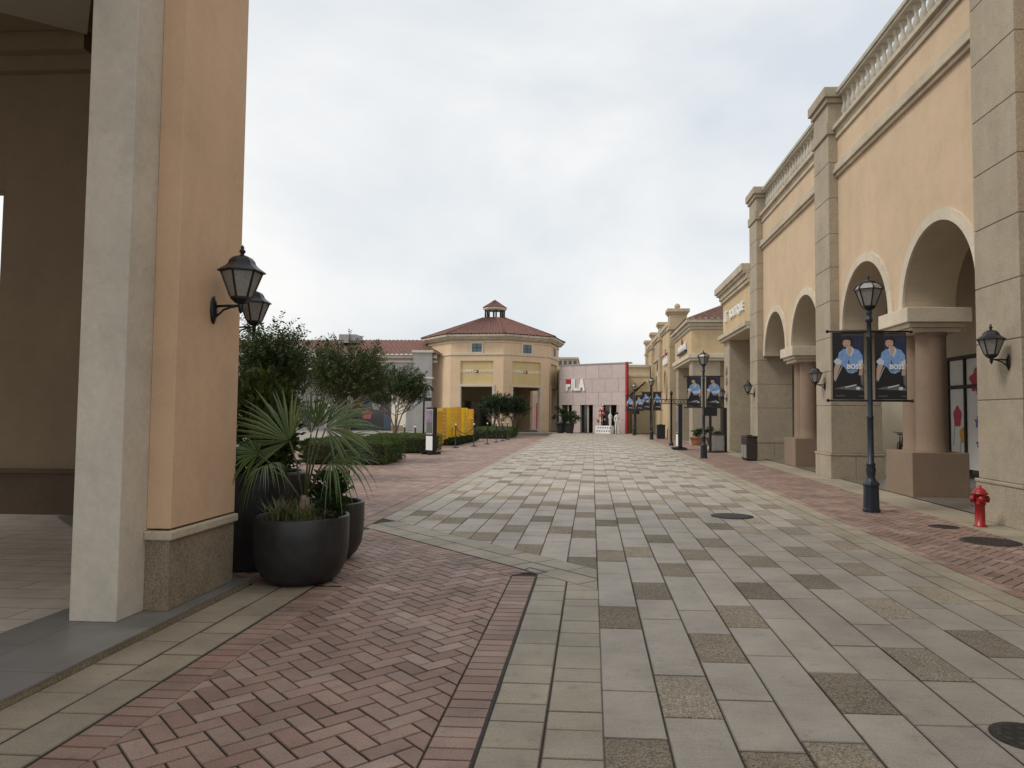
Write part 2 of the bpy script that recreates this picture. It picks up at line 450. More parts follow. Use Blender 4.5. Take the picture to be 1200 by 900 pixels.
DN = (.718, .696); D0 = 4.561          # the diagonal edge of the brick field: DN.p = D0
BW = .115                              # brick width (length is twice that)
def brick_col():
    t = random.random(); k = random.uniform(.86, 1.16)
    a = (.33, .216, .172) if t < .55 else ((.295, .182, .142) if t < .8 else (.355, .25, .205))
    return tuple(c * k for c in a)
def herring(mb, x0, x1, y0, y1, planes, seed, dark=1.0):
    rnd = random.Random(seed)
    c = s = math.sqrt(.5); g = .0035
    umin = min(c * x + s * y for x in (x0, x1) for y in (y0, y1)); umax = max(c * x + s * y for x in (x0, x1) for y in (y0, y1))
    vmin = min(-s * x + c * y for x in (x0, x1) for y in (y0, y1)); vmax = max(-s * x + c * y for x in (x0, x1) for y in (y0, y1))
    box = [(1, 0, x1), (-1, 0, -x0), (0, 1, y1), (0, -1, -y0)]
    for i in range(int(umin / BW) - 2, int(umax / BW) + 3):
        for j in range(int(vmin / BW) - 2, int(vmax / BW) + 3):
            k = (i - j) % 4
            if k == 0: w, h = 2, 1
            elif k == 3: w, h = 1, 2
            else: continue
            u0, v0, u1, v1 = i * BW + g, j * BW + g, (i + w) * BW - g, (j + h) * BW - g
            p = [(c * u - s * v, s * u + c * v) for u, v in ((u0, v0), (u1, v0), (u1, v1), (u0, v1))]
            cx = sum(q[0] for q in p) / 4; cy = sum(q[1] for q in p) / 4
            if cx < x0 - .2 or cx > x1 + .2 or cy < y0 - .2 or cy > y1 + .2: continue
            random.seed((i * 7919 + j * 104729) & 0xffffff)
            col = tuple(q * dark for q in brick_col())
            put(mb, p, box + planes, 0, col)

br = MB()
bord = .23
# near triangle, between the stone strip on the left and the soldier course on the right
herring(br, -2.22, -.53 - bord, -2.0, 9.4, [(DN[0], DN[1], D0 - bord)], 1)
# wide field on the left
herring(br, -3.05 - bord, -2.22, 6.45, 9.6, [(DN[0], DN[1], D0 - bord)], 1)
herring(br, -13, -3.05 - bord, 6.45, 30, [], 1)
# right-hand brick walk
herring(br, 3.67 + .12, 5.3, 1.5, 34, [], 1, .92)
random.seed(11)
def soldier(mb, p0, p1, width, side, pitch=BW):
    """row of bricks laid across the line p0-p1, to its left (side=1) or right (-1)"""
    d = Vector((p1[0] - p0[0], p1[1] - p0[1])); L = d.length; d.normalize(); n = Vector((-d.y, d.x)) * side
    for k in range(int(L / pitch)):
        a = k * pitch + .004; b = (k + 1) * pitch - .004
        q = [Vector(p0) + d * a, Vector(p0) + d * b, Vector(p0) + d * b + n * width, Vector(p0) + d * a + n * width]
        put(mb, [(t.x, t.y) for t in q], [(DN[0], DN[1], D0)] if p0[1] < 1 else [], 0, brick_col())
soldier(br, (-.53, -2), (-.53, 7.05), bord - .008, 1)
soldier(br, (-.60, 7.17), (-3.0, 9.645), bord - .008, 1)
soldier(br, (-3.05, 9.7), (-3.05, 30), bord - .008, 1)
soldier(br, (-2.22, -2), (-2.22, 6.45), bord - .008, 1)
soldier(br, (3.67, 1.5), (3.67, 34), .115, -1, .23)
# far brick in the distance: running bond rows
random.seed(5)
y = 30.0
while y < 50:
    x = -13.0 + (.115 if int(y / .115) % 2 else 0)
    while x < -3.05:
        if random.random() < 1:
            put(br, [(x, y), (x + .45, y), (x + .45, y + .24), (x, y + .24)], [], 0, brick_col())
        x += .46
    y += .25
y = 34.0
while y < 56:
    x = 3.67
    while x < 5.3:
        put(br, [(x, y), (x + .4, y), (x + .4, y + .24), (x, y + .24)], [], 0, brick_col()); x += .41
    y += .25
struct(br.build('brick_paving', M['brick'], recalc=False))

# stone slabs of the plaza
sl = MB()
def slab_col(kind=0):
    k = random.uniform(.92, 1.08); w = random.uniform(-.003, .006)
    if kind == 0: c = (.415, .366, .303)
    elif kind == 1: c = (.325, .277, .21)
    elif kind == 2: c = (.35, .30, .222)
    else: c = (.375, .318, .238)
    return ((c[0] + w) * k, c[1] * k, (c[2] - w) * k)
CW = .3125
fixed = {0: [2.97, 5.35, 7.75], 1: [3.83, 6.2, 8.0], 2: [2.88, 4.68, 7.1], 3: [3.0, 5.45, 7.9], 4: [1.5, 3.95, 6.3, 8.7], 5: [2.6, 7.6], 6: [2.05, 4.46, 6.7], 7: [3.3, 5.8, 8.2], 8: [2.5, 4.92, 6.3 + 1], 9: [4.2, 6.27, 8.7]}
rs = random.Random(3)
for k in range(-10, 10):
    x0 = .06 + CW * k; x1 = x0 + CW
    starts = list(fixed.get(k, []))
    y = (starts[-1] + .6) if starts else rs.uniform(-2, 0)
    while y < 57:
        y += .6 * rs.choice([2, 2, 3, 3, 4])
        starts.append(y); y += .6
    edges = []
    y = starts[0]
    while y > -2.5: y -= .6
    cuts = []
    cur = y
    for st in starts:
        n = max(0, round((st - cur) / .6))
        if n:
            step = (st - cur) / n
            # pairs of slabs are often laid as one long piece
            i = 0
            while i < n:
                m = 2 if (i + 1 < n and rs.random() < .22) else 1
                cuts.append((cur + i * step, cur + (i + m) * step, 0)); i += m
        cuts.append((st, st + .6, 1)); cur = st + .6
    for a, b, kd in cuts:
        if a > 57: break
        g = .0037
        pl = []
        if x1 <= .07: pl = [(-DN[0], -DN[1], -(D0 + .6)), (-1, 0, 2.74)]
        c = slab_col(kd)
        if kd == 1 and rs.random() < .35: c = tuple(q * .82 for q in c)
        if kd == 1 and rs.random() < .3: c = tuple(q * 1.18 for q in c)
        put(sl, [(x0 + g, a + g), (x1 - g, a + g), (x1 - g, b - g), (x0 + g, b - g)], pl, 1 if kd == 1 else 0, c)
# two columns of greenish square slabs beside the brick edge
for cx in (-.515, -.222):
    y = -2 + (.1 if cx < -.4 else .0)
    while y < 7.6:
        h = rs.choice([.3, .3, .3, .42, .22])
        put(sl, [(cx + .003, y + .003), (cx + .285, y + .003), (cx + .285, y + h - .003), (cx + .003, y + h - .003)], [(DN[0], DN[1], D0 + .005)], 0, slab_col(2)); y += h
# two rows along the diagonal
dv = Vector((-DN[1], DN[0])); nv = Vector(DN)
for r_ in range(2):
    t = -1.0 - .2 * r_
    while t < 3.75:
        w = rs.choice([.42, .5, .6])
        o = Vector((-.53, 7.1)) + nv * (.012 + r_ * .3)
        q = [o + dv * (t + .004), o + dv * (t + w - .004), o + dv * (t + w - .004) + nv * .286, o + dv * (t + .004) + nv * .286]
        put(sl, [(v.x, v.y) for v in q], [(-1, 0, 3.04), (1, 0, .057), (-DN[0], -DN[1], -D0)], 0, slab_col(2)); t += w
# border column along the long left edge
y = 9.75
while y < 56:
    h = rs.choice([.45, .6]); put(sl, [(-3.04, y + .004), (-2.75, y + .004), (-2.75, y + h - .004), (-3.04, y + h - .004)], [(-DN[0], -DN[1], -(D0 + .6))], 0, slab_col(2)); y += h
# pale double band before the right-hand brick
for cx, w in ((3.19, .235), (3.43, .235)):
    y = 1.0 + (cx - 3.19)
    while y < 57:
        h = .45; put(sl, [(cx + .003, y + .003), (cx + w - .003, y + .003), (cx + w - .003, y + h - .003), (cx + .003, y + h - .003)], [], 0, tuple(q * 1.06 for q in slab_col(2))); y += h
# strip at the foot of the arcade
y = 1.5
while y < 56:
    h = .6
    put(sl, [(5.31, y + .003), (6.1, y + .003), (6.1, y + h - .003), (5.31, y + h - .003)], [], 0, slab_col(2)); y += h
# strip beside the portico step
for cx, w in ((-3.04, .30), (-2.735, .275)):
    y = -1.5 + (.2 if cx > -3 else 0)
    while y < 6.44:
        h = .45; put(sl, [(cx + .004, y + .003), (cx + w - .004, y + .003), (cx + w - .004, min(y + h, 6.44) - .003), (cx + .004, min(y + h, 6.44) - .003)], [], 0, tuple(q * .92 for q in slab_col(3))); y += h
struct(sl.build('plaza_paving', [M['slab'], M['agg']], recalc=False))
mo = MB(); mo.add([(-13.2, -2.2, -.008), (6.2, -2.2, -.008), (6.2, 57.4, -.008), (-13.2, 57.4, -.008)], [(0, 1, 2, 3)])
struct(mo.build('joint_bed', M['mortar'], recalc=False))
gr = MB(); gr.add([(-400, -300, -.02), (400, -300, -.02), (400, 700, -.02), (-400, 700, -.02)], [(0, 1, 2, 3)])
struct(gr.build('ground', M['ground'], recalc=False))
# open drain slot along the brick edge
dr = MB()
dr.box(-.528, -.513, -2, 7.08, -.003, .0016)
for pa, pb in (((-.52, 7.08), (-.43, 7.17)), ((-.43, 7.17), (-.62, 7.36)), ((-.62, 7.36), (-.66, 7.25)), ((-.53, 7.08), (-.72, 7.14)), ((-.72, 7.14), (-.8, 7.05))):
    dr.bar((*pa, 0), (*pb, 0), .014, .004)
a = Vector((-.62, 7.21)); b = Vector((-2.9, 9.56))
dr.bar((a.x, a.y, 0), (b.x, b.y, 0), .012, .004)
struct(dr.build('drain_slot', M['dark_in'], recalc=True))
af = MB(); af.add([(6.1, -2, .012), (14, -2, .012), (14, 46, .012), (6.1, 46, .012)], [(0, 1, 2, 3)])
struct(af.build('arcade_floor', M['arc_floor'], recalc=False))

# ------------------------------------------------------------------ RIGHT: arcade building
XP, XW, XB = 5.9, 6.13, 7.1
SP, RI = 3.65, 1.38
arc = thing('arcade_building', 'long peach arcade building with stone pillars, round arches and a balustrade on top', 'building', (6, 10, 0), world=True)
PY = [2.9, 10.9, 18.9, 26.9]
HB = .585
joints = [.62, 1.8, 2.65, 3.5, 4.4, 5.25, 6.1, 7.0, 7.9, 8.62]
for i, yc in enumerate(PY):
    p = MB(); y0, y1 = yc - HB, yc + HB
    for a, b in zip(joints[:-1], joints[1:]):
        p.box(XP, XB + .03, y0, y1, a + .008, b - .008)
    p.box(XP + .014, XB + .01, y0 + .014, y1 - .014, .5, 9.4)
    pil = p.build('pillar', M['stone'], arc, bevel=.006)
    q = MB()
    q.box(XP - .03, 6.48, y0 - .03, y1 + .03, 0, .57); q.box(6.488, XB + .06, y0 - .03, y1 + .03, 0, .57)
    q.box(XP - .045, XB + .07, y0 - .045, y1 + .045, .572, .618)
    q.build('plinth', M['stone'], pil, bevel=.008)
    q = MB()
    q.box(XP - .05, XB + .05, y0 - .05, y1 + .05, 8.62, 8.92); q.box(XP + .0, XB, y0, y1, 8.922, 9.42)
    q.box(XP - .06, XB + .06, y0 - .06, y1 + .06, 9.42, 9.55); q.box(XP - .12, XB + .12, y0 - .12, y1 + .12, 9.552, 9.8)
    q.build('pillar_cap', M['stone'], pil, bevel=.012)
bal_mesh = MB().lathe([(.07, 0), (.07, .05), (.045, .07), (.05, .1), (.075, .2), (.07, .26), (.04, .38), (.036, .46), (.05, .49), (.05, .51), (.065, .53), (.065, .6)], 12)
bal_me = None
def arch_pts(yc, n=28, r=RI):
    return [(yc - r * math.cos(PI * i / n), SP + r * math.sin(PI * i / n)) for i in range(n + 1)]
for i in range(3):
    a, b = PY[i] + HB, PY[i + 1] - HB
    mid = (a + b) / 2; c1, c2 = mid - 1.72, mid + 1.72
    poly = [(a, SP)] + arch_pts(c1) + arch_pts(c2) + [(b, SP), (b, 8.62), (a, 8.62)]
    w = MB().prism(poly, 'X', XW, XB)
    wall = w.build('arcade_wall', M['peach_r'], arc)
    # lining of the arch undersides and wall back, paler render
    for c in (c1, c2):
        ln = MB(); n = 28; rr = RI - .004
        for k in range(n):
            t0, t1 = PI * k / n, PI * (k + 1) / n
            P0 = (c - rr * math.cos(t0), SP + rr * math.sin(t0)); P1 = (c - rr * math.cos(t1), SP + rr * math.sin(t1))
            ln.add([(XW + .002, *P0), (XW + .002, *P1), (XB, *P1), (XB, *P0)], [(0, 1, 2, 3)], 0, None, True)
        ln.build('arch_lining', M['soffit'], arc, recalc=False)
    for c in (c1, c2):
        n = 36; Ro = RI + .185
        inn = [(c - (RI - .01) * math.cos(PI * k / n), SP + (RI - .01) * math.sin(PI * k / n)) for k in range(n + 1)]
        out = [(c - Ro * math.cos(PI * k / n), SP + Ro * math.sin(PI * k / n)) for k in range(n + 1)]
        t = MB()
        t.prism(inn + out[::-1], 'X', XW - .05, XW + .001)
        t.build('arch_moulding', M['cream'], arc)
    # capital, pair of round columns, block pedestal
    q = MB()
    q.box(6.02, 7.24, mid - .70, mid + .70, 3.36, 3.645); q.box(6.10, 7.16, mid - .62, mid + .62, 3.27, 3.358); q.box(6.17, 7.09, mid - .56, mid + .56, 3.18, 3.268)
    q.build('capital', M['cream'], arc, bevel=.012)
    for dy in (-.3, .3):
        c = MB().lathe([(.30, .86), (.30, .90), (.285, .93), (.285, 1.2), (.272, 3.05), (.272, 3.1), (.29, 3.12), (.29, 3.179)], 32, (6.63, mid + dy, 0))
        c.build('column', M['column'], arc)
    q = MB().box(6.11, 7.17, mid - .62, mid + .62, 0, .86)
    q.build('pedestal', M['column'], arc, bevel=.01)
    # string course, cornice, balustrade
    s = MB()
    s.box(XW - .07, XW - .001, a, b, 7.52, 7.60); s.box(XW - .13, XW - .001, a, b, 7.602, 7.70); s.box(XW - .09, XW - .001, a, b, 7.702, 7.84)
    s.build('string_course', M['trim'], arc, bevel=.008)
    s = MB()
    s.box(XW - .06, XB, a, b, 8.40 + .221, 8.70); s.box(XW - .14, XB, a, b, 8.702, 8.80); s.box(XW + .02, XB - .3, a, b, 8.802, 8.96)
    s.box(XW - .05, XW - .001, a, b, 8.50, 8.619)
    s.build('cornice', M['trim'], arc, bevel=.008)
    s = MB(); s.box(XW - .02, XW + .28, a, b, 9.56, 9.62); s.box(XW - .06, XW + .32, a, b, 9.622, 9.72)
    rail = s.build('balustrade', M['baluster'], arc, bevel=.01)
    if i == 0: continue
    nb = 22
    for k in range(nb):
        yb = a + (k + .5) * (b - a) / nb
        if bal_me is None:
            bal_me = bal_mesh.mesh('baluster', M['baluster'])
        o = bpy.data.objects.new('baluster', bal_me); COL.objects.link(o); o.parent = rail
        o.location = (XW + .13 - 6, yb - 10, 8.96)
# roof, arcade ceiling, back wall with shopfront and a passage
q = MB(); q.box(XB - .01, 9.8, -2, 27.4, 8.4, 8.61); q.build('flat_roof', M['tan_r'], arc)
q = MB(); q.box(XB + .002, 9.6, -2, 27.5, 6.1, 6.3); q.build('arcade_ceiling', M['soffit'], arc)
XBK = 9.5
bw = MB()
bw.box(XBK, XBK + .3, -2, 10.0, 0, 6.098); bw.box(XBK, XBK + .3, 10.0, 20.95, 3.12, 6.098); bw.box(XBK, XBK + .3, 20.951, 21.3, 0, 6.098)
bw.box(XBK, XBK + .3, 21.3, 26.4, 3.6, 6.098); bw.box(XBK, XBK + .3, 26.4, 27.5, 0, 6.098)
bw.box(XB + .1, XBK - .002, 27.2, 27.5, 0, 6.098)
bw.box(XBK + .302, 14, 20.9, 21.2, 0, 4); 
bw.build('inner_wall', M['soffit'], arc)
q = MB(); q.box(13.5, 13.8, 21.2, 33, 0, 4.4); q.box(9.82, 13.5, 31, 31.3, 0, 4.4)
q.build('courtyard_wall', M['cream_wall'], arc)
q = MB(); q.box(XBK - .06, XBK - .001, 19.6, 20.0, 3.0, 3.3)
# shopfront
sf = MB(); sf.box(XBK + .06, XBK + .09, 10.0, 20.95, .1, 3.1)
shop = sf.build('shop_window', M['glass'], arc)
fr = MB()
ys = [9.75 + .85 * k for k in range(14)]
for yv in ys[1:14]: fr.box(XBK - .02, XBK + .06, yv - .03, yv + .03, .1, 3.1)
fr.box(XBK - .025, XBK + .065, 10, 20.95, 3.03, 3.118); fr.box(XBK - .025, XBK + .065, 10, 20.95, 2.29, 2.36); fr.box(XBK - .025, XBK + .065, 10, 20.95, .013, .12)
fr.build('window_frame', M['frame_dk'], shop)
po = MB()
for k in range(1, 12):
    po.box(XBK + .035, XBK + .045, ys[k] + .035, ys[k + 1] - .035, .22, 2.27); po.box(XBK + .035, XBK + .045, ys[k] + .035, ys[k + 1] - .035, 2.37, 3.02)
po.build('window_poster', M['poster'], shop)
# flowers printed on the posters (own outlines, a few millimetres proud)
fl = MB()
def blob(yc, zc, ry, rz, mi, lobes=5, amp=.12, ph=0.0, d=0):
    n = 28
    pts = []
    for k in range(n):
        t = 2 * PI * k / n; rr = 1 + amp * math.sin(lobes * t + ph)
        pts.append((yc + .93 + ry * rr * math.cos(t), zc + rz * rr * math.sin(t)))
    x = XBK + .031 - d * .002
    fl.add([(x, p[0], p[1]) for p in pts], [tuple(range(n))], mi)
def stem(y0, z0, y1, z1, w=.012):
    x = XBK + .032; y0 += .93; y1 += .93
    fl.add([(x, y0 - w, z0), (x, y0 + w, z0), (x, y1 + w, z1), (x, y1 - w, z1)], [(0, 1, 2, 3)], 3)
stem(18.55, .35, 18.45, 1.1); stem(18.85, .8, 18.75, 1.5)
blob(18.62, 1.55, .21, .27, 0, 5, .1); blob(18.36, 1.08, .16, .2, 1, 4, .08, d=1); blob(18.28, .48, .03, .25, 3, 2, .1)
blob(17.55, 2.45, .40, .30, 0, 6, .16, d=1); blob(17.45, 2.15, .2, .2, 0, 4, .1, d=1); stem(17.3, 1.5, 17.38, 2.1)
blob(17.62, 1.42, .12, .13, 2, 5, .3, d=1); blob(17.55, 1.28, .07, .12, 2, 3, .3); blob(17.58, .88, .12, .08, 2, 4, .3, d=1)
for k in range(3):
    yk = 16.3 - k * 1.3
    blob(yk, 1.6 + .3 * k, .22, .25, k % 3, 5, .14, d=1); stem(yk, .4, yk, 1.4)
fl.build('flower_print', [M['p_red'], M['p_or'], M['p_pu'], M['p_gr']], shop, recalc=False)

# ------------------------------------------------------------------ boutique (between arcade and far facade)
bt = thing('boutique_building', 'yellow boutique porch with deep cornice beyond the arcade', 'building', (6.5, 30, 0), world=True)
XF = 5.93
q = MB(); q.box(XF, 9, 27.5, 33.2, 5.1, 6.56); q.build('fascia', M['yellow_r'], bt)
q = MB()
q.box(XF - .10, 9, 27.49, 33.3, 6.562, 6.7); q.box(XF - .16, 9, 27.49, 33.36, 6.702, 6.9); q.box(XF - .26, 9, 27.49, 33.46, 6.902, 7.0); q.box(XF - .34, 9, 27.49, 33.54, 7.002, 7.28)
q.build('cornice', M['trim'], bt, bevel=.015)
q = MB(); q.box(XF - .22, 9, 27.49, 33.42, 4.92, 5.098); q.box(XF - .14, 9, 27.49, 33.34, 4.8, 4.918)
q.build('canopy_moulding', M['trim'], bt, bevel=.012)
q = MB(); q.box(XF + .02, 7.6, 31.85, 33.1, .55, 4.798); q.box(XF, 7.62, 31.83, 33.12, 0, .548)
p = q.build('porch_pillar', M['stone'], bt, bevel=.008)
for zz in (3.05, 3.5):
    m_ = MB().lathe([(.0, 0), (.12, 0), (.13, .03), (.09, .05), (.0, .04)], 20)
    m_.v = [(XF + .015 - z, 32.45 + y * 1.2, zz + x * 1.5) for x, y, z in m_.v]
    m_.build('medallion', M['stone_d'], p)
q = MB(); q.box(8.2, 9, 27.51, 33.1, 0, 4.799); q.build('porch_wall', M['soffit'], bt)
sg = thing('shop_sign', 'white raised boutique lettering on the yellow fascia', 'sign', (XF - .02, 29.5, 5.75), world=True)
place_text(text_mb('BOUTIQUE', .50, .04, .008, 1.12, 1.02), (XF - .042, 29.95, 5.82), (0, -1, 0), (0, 0, 1)).build('lettering', M['white_sign'], sg)
t = place_text(text_mb('LT', .66, .04, .004, .75), (XF - .042, 32.3, 5.86), (0, -1, 0), (0, 0, 1)); t.build('monogram', M['white_sign'], sg)

# ------------------------------------------------------------------ tile-roofed shop
tb = thing('tile_roof_shop', 'yellow corner shop with red tile roof and overhanging fascia', 'building', (6.5, 41, 0), world=True)
X5, YA, YB = 5.14, 38.0, 45.4
q = MB(); q.box(X5, 12, YA, YB, 4.72, 6.0); q.build('fascia', M['yellow_r'], tb)
q = MB(); q.box(X5 - .08, 12, YA - .08, YB, 6.002, 6.15); q.box(X5 - .16, 12, YA - .16, YB, 6.152, 6.33); q.box(X5 - .28, 12, YA - .28, YB, 6.332, 6.56); q.build('cornice', M['trim'], tb, bevel=.015)
q = MB(); q.box(X5 - .16, 12, YA - .16, YB, 4.5, 4.718); q.box(X5 - .08, 12, YA - .08, YB, 4.36, 4.498); q.build('canopy_moulding', M['cream'], tb, bevel=.012)
def tiled_roof(mb, quad, nu, amp=.05, rows=10):
    """half-round pan tiles: quad = eave a, eave b, ridge b, ridge a"""
    a, b, c, d = [Vector(p) for p in quad]
    nrm = (b - a).cross(d - a).normalized()
    if nrm.z < 0: nrm = -nrm
    nu4 = nu * 4
    vs = []; fs = []
    for r_ in range(rows + 1):
        t = r_ / rows
        for k in range(nu4 + 1):
            s = k / nu4
            p = (a + (b - a) * s) * (1 - t) + (d + (c - d) * s) * t
            vs.append(p + nrm * (amp * abs(math.sin(PI * (k / 4.0))) + .02))
    for r_ in range(rows):
        for k in range(nu4):
            i = r_ * (nu4 + 1) + k
            fs.append((i, i + 1, i + nu4 + 2, i + nu4 + 1))
    mb.add(vs, fs, 0, None, False)
q = MB()
tiled_roof(q, [(X5 - .3, YA - .3, 6.47), (12, YA - .3, 6.47), (12, 41.5, 8.2), (8.6, 41.5, 8.2)], 22, .06)
tiled_roof(q, [(X5 - .3, YB, 6.47), (X5 - .3, YA - .3, 6.47), (8.6, 41.5, 8.2), (8.6, YB, 8.2)], 22, .06)
q.build('tile_roof', M['roof'], tb, recalc=False)
q = MB(); q.box(X5 + .06, X5 + 1.5, YA + .06, YA + 1.3, 0, 4.358); q.build('porch_pillar', M['stone'], tb, bevel=.01)
q = MB(); q.box(X5 + .06, X5 + 1.1, YB - 1.2, YB - .05, 0, 4.358); q.build('porch_pillar', M['stone'], tb, bevel=.01)
q = MB(); q.box(7.4, 7.7, YA + .1, YB, 0, 4.358); q.build('porch_wall', M['tan_r'], tb)
q = MB(); q.box(7.33, 7.398, YA + 1.6, YB - 1.0, .2, 3.0); q.box(7.33, 7.398, YA + .15, YA + 1.5, .2, 3.4); q.build('shop_window', M['glass'], tb)
sg = thing('shop_sign', 'small white sign with red peak on the tile-roofed shop', 'sign', (X5 - .05, 41.2, 5.1), world=True)
q = MB(); q.box(X5 - .14, X5 - .002, 39.6, 43.2, 4.98, 5.08); q.build('sign_base', M['black_m'], sg)
q = MB()
for k, (w, h) in enumerate([(.42, .42), (.36, .36), (.42, .36), (.36, .42), (.42, .36), (.36, .36)]):
    y0 = 39.75 + k * .55
    q.box(X5 - .12, X5 - .03, y0, y0 + .12, 5.083, 5.08 + h); q.box(X5 - .12, X5 - .03, y0 + .14, y0 + w, 5.083 + h * .4, 5.08 + h)
q.build('sign_blocks', M['white_sign'], sg)
q = MB(); q.prism([(41.2, 5.5), (41.7, 5.5), (41.45, 5.85)], 'X', X5 - .1, X5 - .04); q.build('sign_peak', M['redsign'], sg)

# ------------------------------------------------------------------ far pillared facade
ff = thing('pillared_facade', 'long tan facade with tall capped pillars running to the end of the street', 'building', (5.5, 55, 0), world=True)
X6 = 4.87
ps = [46.0, 52.8, 59.5, 66.0]
for i, y0 in enumerate(ps):
    p = MB()
    for a, b in zip([.6, 1.9, 3.2, 4.5, 5.8], [1.9, 3.2, 4.5, 5.8, 6.9]): p.box(X6, X6 + 1.1, y0, y0 + 1.15, a + .012, b - .012)
    p.box(X6 + .02, X6 + 1.08, y0 + .02, y0 + 1.13, .4, 7.0)
    po_ = p.build('pillar', M['tan_r'], ff)
    c = MB(); c.box(X6 - .05, X6 + 1.15, y0 - .05, y0 + 1.2, 0, .59); c.build('plinth', M['tan_r'], po_)
    c = MB(); c.box(X6 - .08, X6 + 1.18, y0 - .08, y0 + 1.23, 6.9, 7.12); c.box(X6, X6 + 1.1, y0, y0 + 1.15, 7.122, 7.9); c.box(X6 - .07, X6 + 1.17, y0 - .07, y0 + 1.22, 7.9, 8.02); c.box(X6 - .15, X6 + 1.25, y0 - .15, y0 + 1.3, 8.022, 8.24)
    c.build('pillar_cap', M['tan_r'], po_, bevel=.015)
    if i == 0:
        MB().lathe([(.0, 0), (.14, .0), (.1, .06), (.16, .12), (.2, .22), (.16, .33), (.06, .4), (0, .41)], 20, (X6 + .55, y0 + .57, 8.24)).build('ball_finial', M['tan_r'], po_)
    if i < 3:
        y1 = ps[i + 1]; a = y0 + 1.15
        q = MB(); q.box(X6 + .2, X6 + 1, a, y1, 0, 7.2); w = q.build('bay_wall', M['tan_r'] if i else M['yellow_r'], ff)
        q = MB(); q.box(X6 + .1, X6 + 1, a, y1, 7.202, 7.35); q.box(X6 + .02, X6 + 1, a, y1, 7.352, 7.6); q.box(X6 + .12, X6 + .199, a, y1, 5.7, 5.85); q.build('cornice', M['trim'], ff)
        m = (a + y1) / 2
        q = MB()
        n = 24
        q.add([(X6 + .19, m + .85 * math.cos(2 * PI * k / n), 3.6 + 1.0 * math.sin(2 * PI * k / n)) for k in range(n)], [tuple(range(n))])
        q.build('round_niche', M['stone_d'], w, recalc=False)
        q = MB()
        o_ = [(m + 1.0 * math.cos(2 * PI * k / n), 3.6 + 1.15 * math.sin(2 * PI * k / n)) for k in range(n)]
        i_ = [(m + .84 * math.cos(2 * PI * k / n), 3.6 + .99 * math.sin(2 * PI * k / n)) for k in range(n)]
        for k in range(n):
            k2 = (k + 1) % n
            q.prism([o_[k], o_[k2], i_[k2], i_[k]], 'X', X6 + .1, X6 + .199)
        q.build('niche_ring', M['tan_r'], w)
        q = MB(); q.box(X6 + .17, X6 + .198, m - .3, m + .3, 4.95, 5.6)
        if i: q.build('slit_window', M['dark_in'], w)
q = MB(); q.box(X6 + 1.0, 14, 46.02, 67, 0, 7.1); q.build('body', M['tan_r'], ff)
sg = thing('shop_sign', 'white sign with red top high on the tan facade by the first pillar', 'sign', (X6 + .1, 50, 5.2), world=True)
q = MB()
for k in range(4): q.box(X6 + .06, X6 + .17, 48.4 + k * .75, 48.4 + k * .75 + .55, 4.95, 5.45 - .1 * (k % 2))
q.build('sign_blocks', M['white_sign'], sg)
q = MB(); q.prism([(49.4, 5.5), (50.3, 5.5), (49.85, 6.0)], 'X', X6 + .08, X6 + .15); q.build('sign_peak', M['redsign'], sg)

# building closing the view, right of the pink store
rb = thing('ochre_rear_building', 'plain ochre building with small tiled gable at the far end behind the red post', 'building', (4, 62, 0), world=True)
q = MB(); q.box(2.95, 4.86, 61.5, 68, 0, 5.5); q.build('wall', M['pale_ochre'], rb)
q = MB(); q.box(2.9, 4.86, 61.38, 68, 5.5, 5.72); q.box(2.9, 4.86, 61.45, 61.499, 4.7, 4.85); q.build('cornice', M['cream'], rb)
q = MB(); tiled_roof(q, [(3.2, 60.3, 3.15), (4.5, 60.3, 4.3), (4.5, 61.5, 4.3), (3.2, 61.5, 3.15)], 5, .05, 3); q.build('tile_roof', M['roof'], rb, recalc=False)
q = MB(); q.prism([(3.3, 0), (4.8, 0), (4.8, 4.2), (4.45, 4.2), (3.3, 3.1)], 'Y', 60.5, 61.45); q.build('entrance_block', M['pale_ochre'], rb)
q = MB(); q.box(3.1, 4.85, 60.3, 60.499, 2.85, 3.05); q.build('entrance_trim', M['cream'], rb)

# ------------------------------------------------------------------ pink store
pk = thing('pink_panel_store', 'low store clad in pale pink panels with a red edge post', 'building', (0, 60, 0), world=True)
FA = Vector((-2.75, 61.0)); FB = Vector((2.66, 57.4)); fd = (FB - FA).normalized(); fn = Vector((fd.y, -fd.x))   # fn faces the street
FL = (FB - FA).length
def fp(s, d, z):
    p = FA + fd * s + fn * max(d, -.5) + Vector((-.12, 1.0)) * max(0, -d - .5)
    return (p.x, p.y, z)
def fbox(mb, s0, s1, d0, d1, z0, z1, mi=0):
    vs = [fp(s0, d0, z0), fp(s1, d0, z0), fp(s1, d1, z0), fp(s0, d1, z0), fp(s0, d0, z1), fp(s1, d0, z1), fp(s1, d1, z1), fp(s0, d1, z1)]
    mb.add(vs, [(3, 2, 1, 0), (4, 5, 6, 7), (0, 1, 5, 4), (1, 2, 6, 5), (2, 3, 7, 6), (3, 0, 4, 7)], mi)
H1, DT = 5.55, 2.28
ops = [(.15, 1.4), (2.05, 3.5), (4.1, 5.75)]
q = MB(); fbox(q, 0, FL, 0, -.4, DT, H1)
e = 0
for a, b in ops + [(FL, FL)]:
    if a > e: fbox(q, e, a, 0, -.4, 0, DT - .001)
    e = b
q.build('panel_wall', M['pink'], pk)
q = MB(); fbox(q, -.05, FL + .3, .03, -.5, H1, H1 + .1); fbox(q, 0, FL, -6, -6.3, 0, H1 - .02); q.build('parapet', M['grey_r'], pk)
q = MB(); fbox(q, FL, FL + .15, .1, -.15, 0, H1 + .12); q.build('edge_post', M['redsign'], pk)
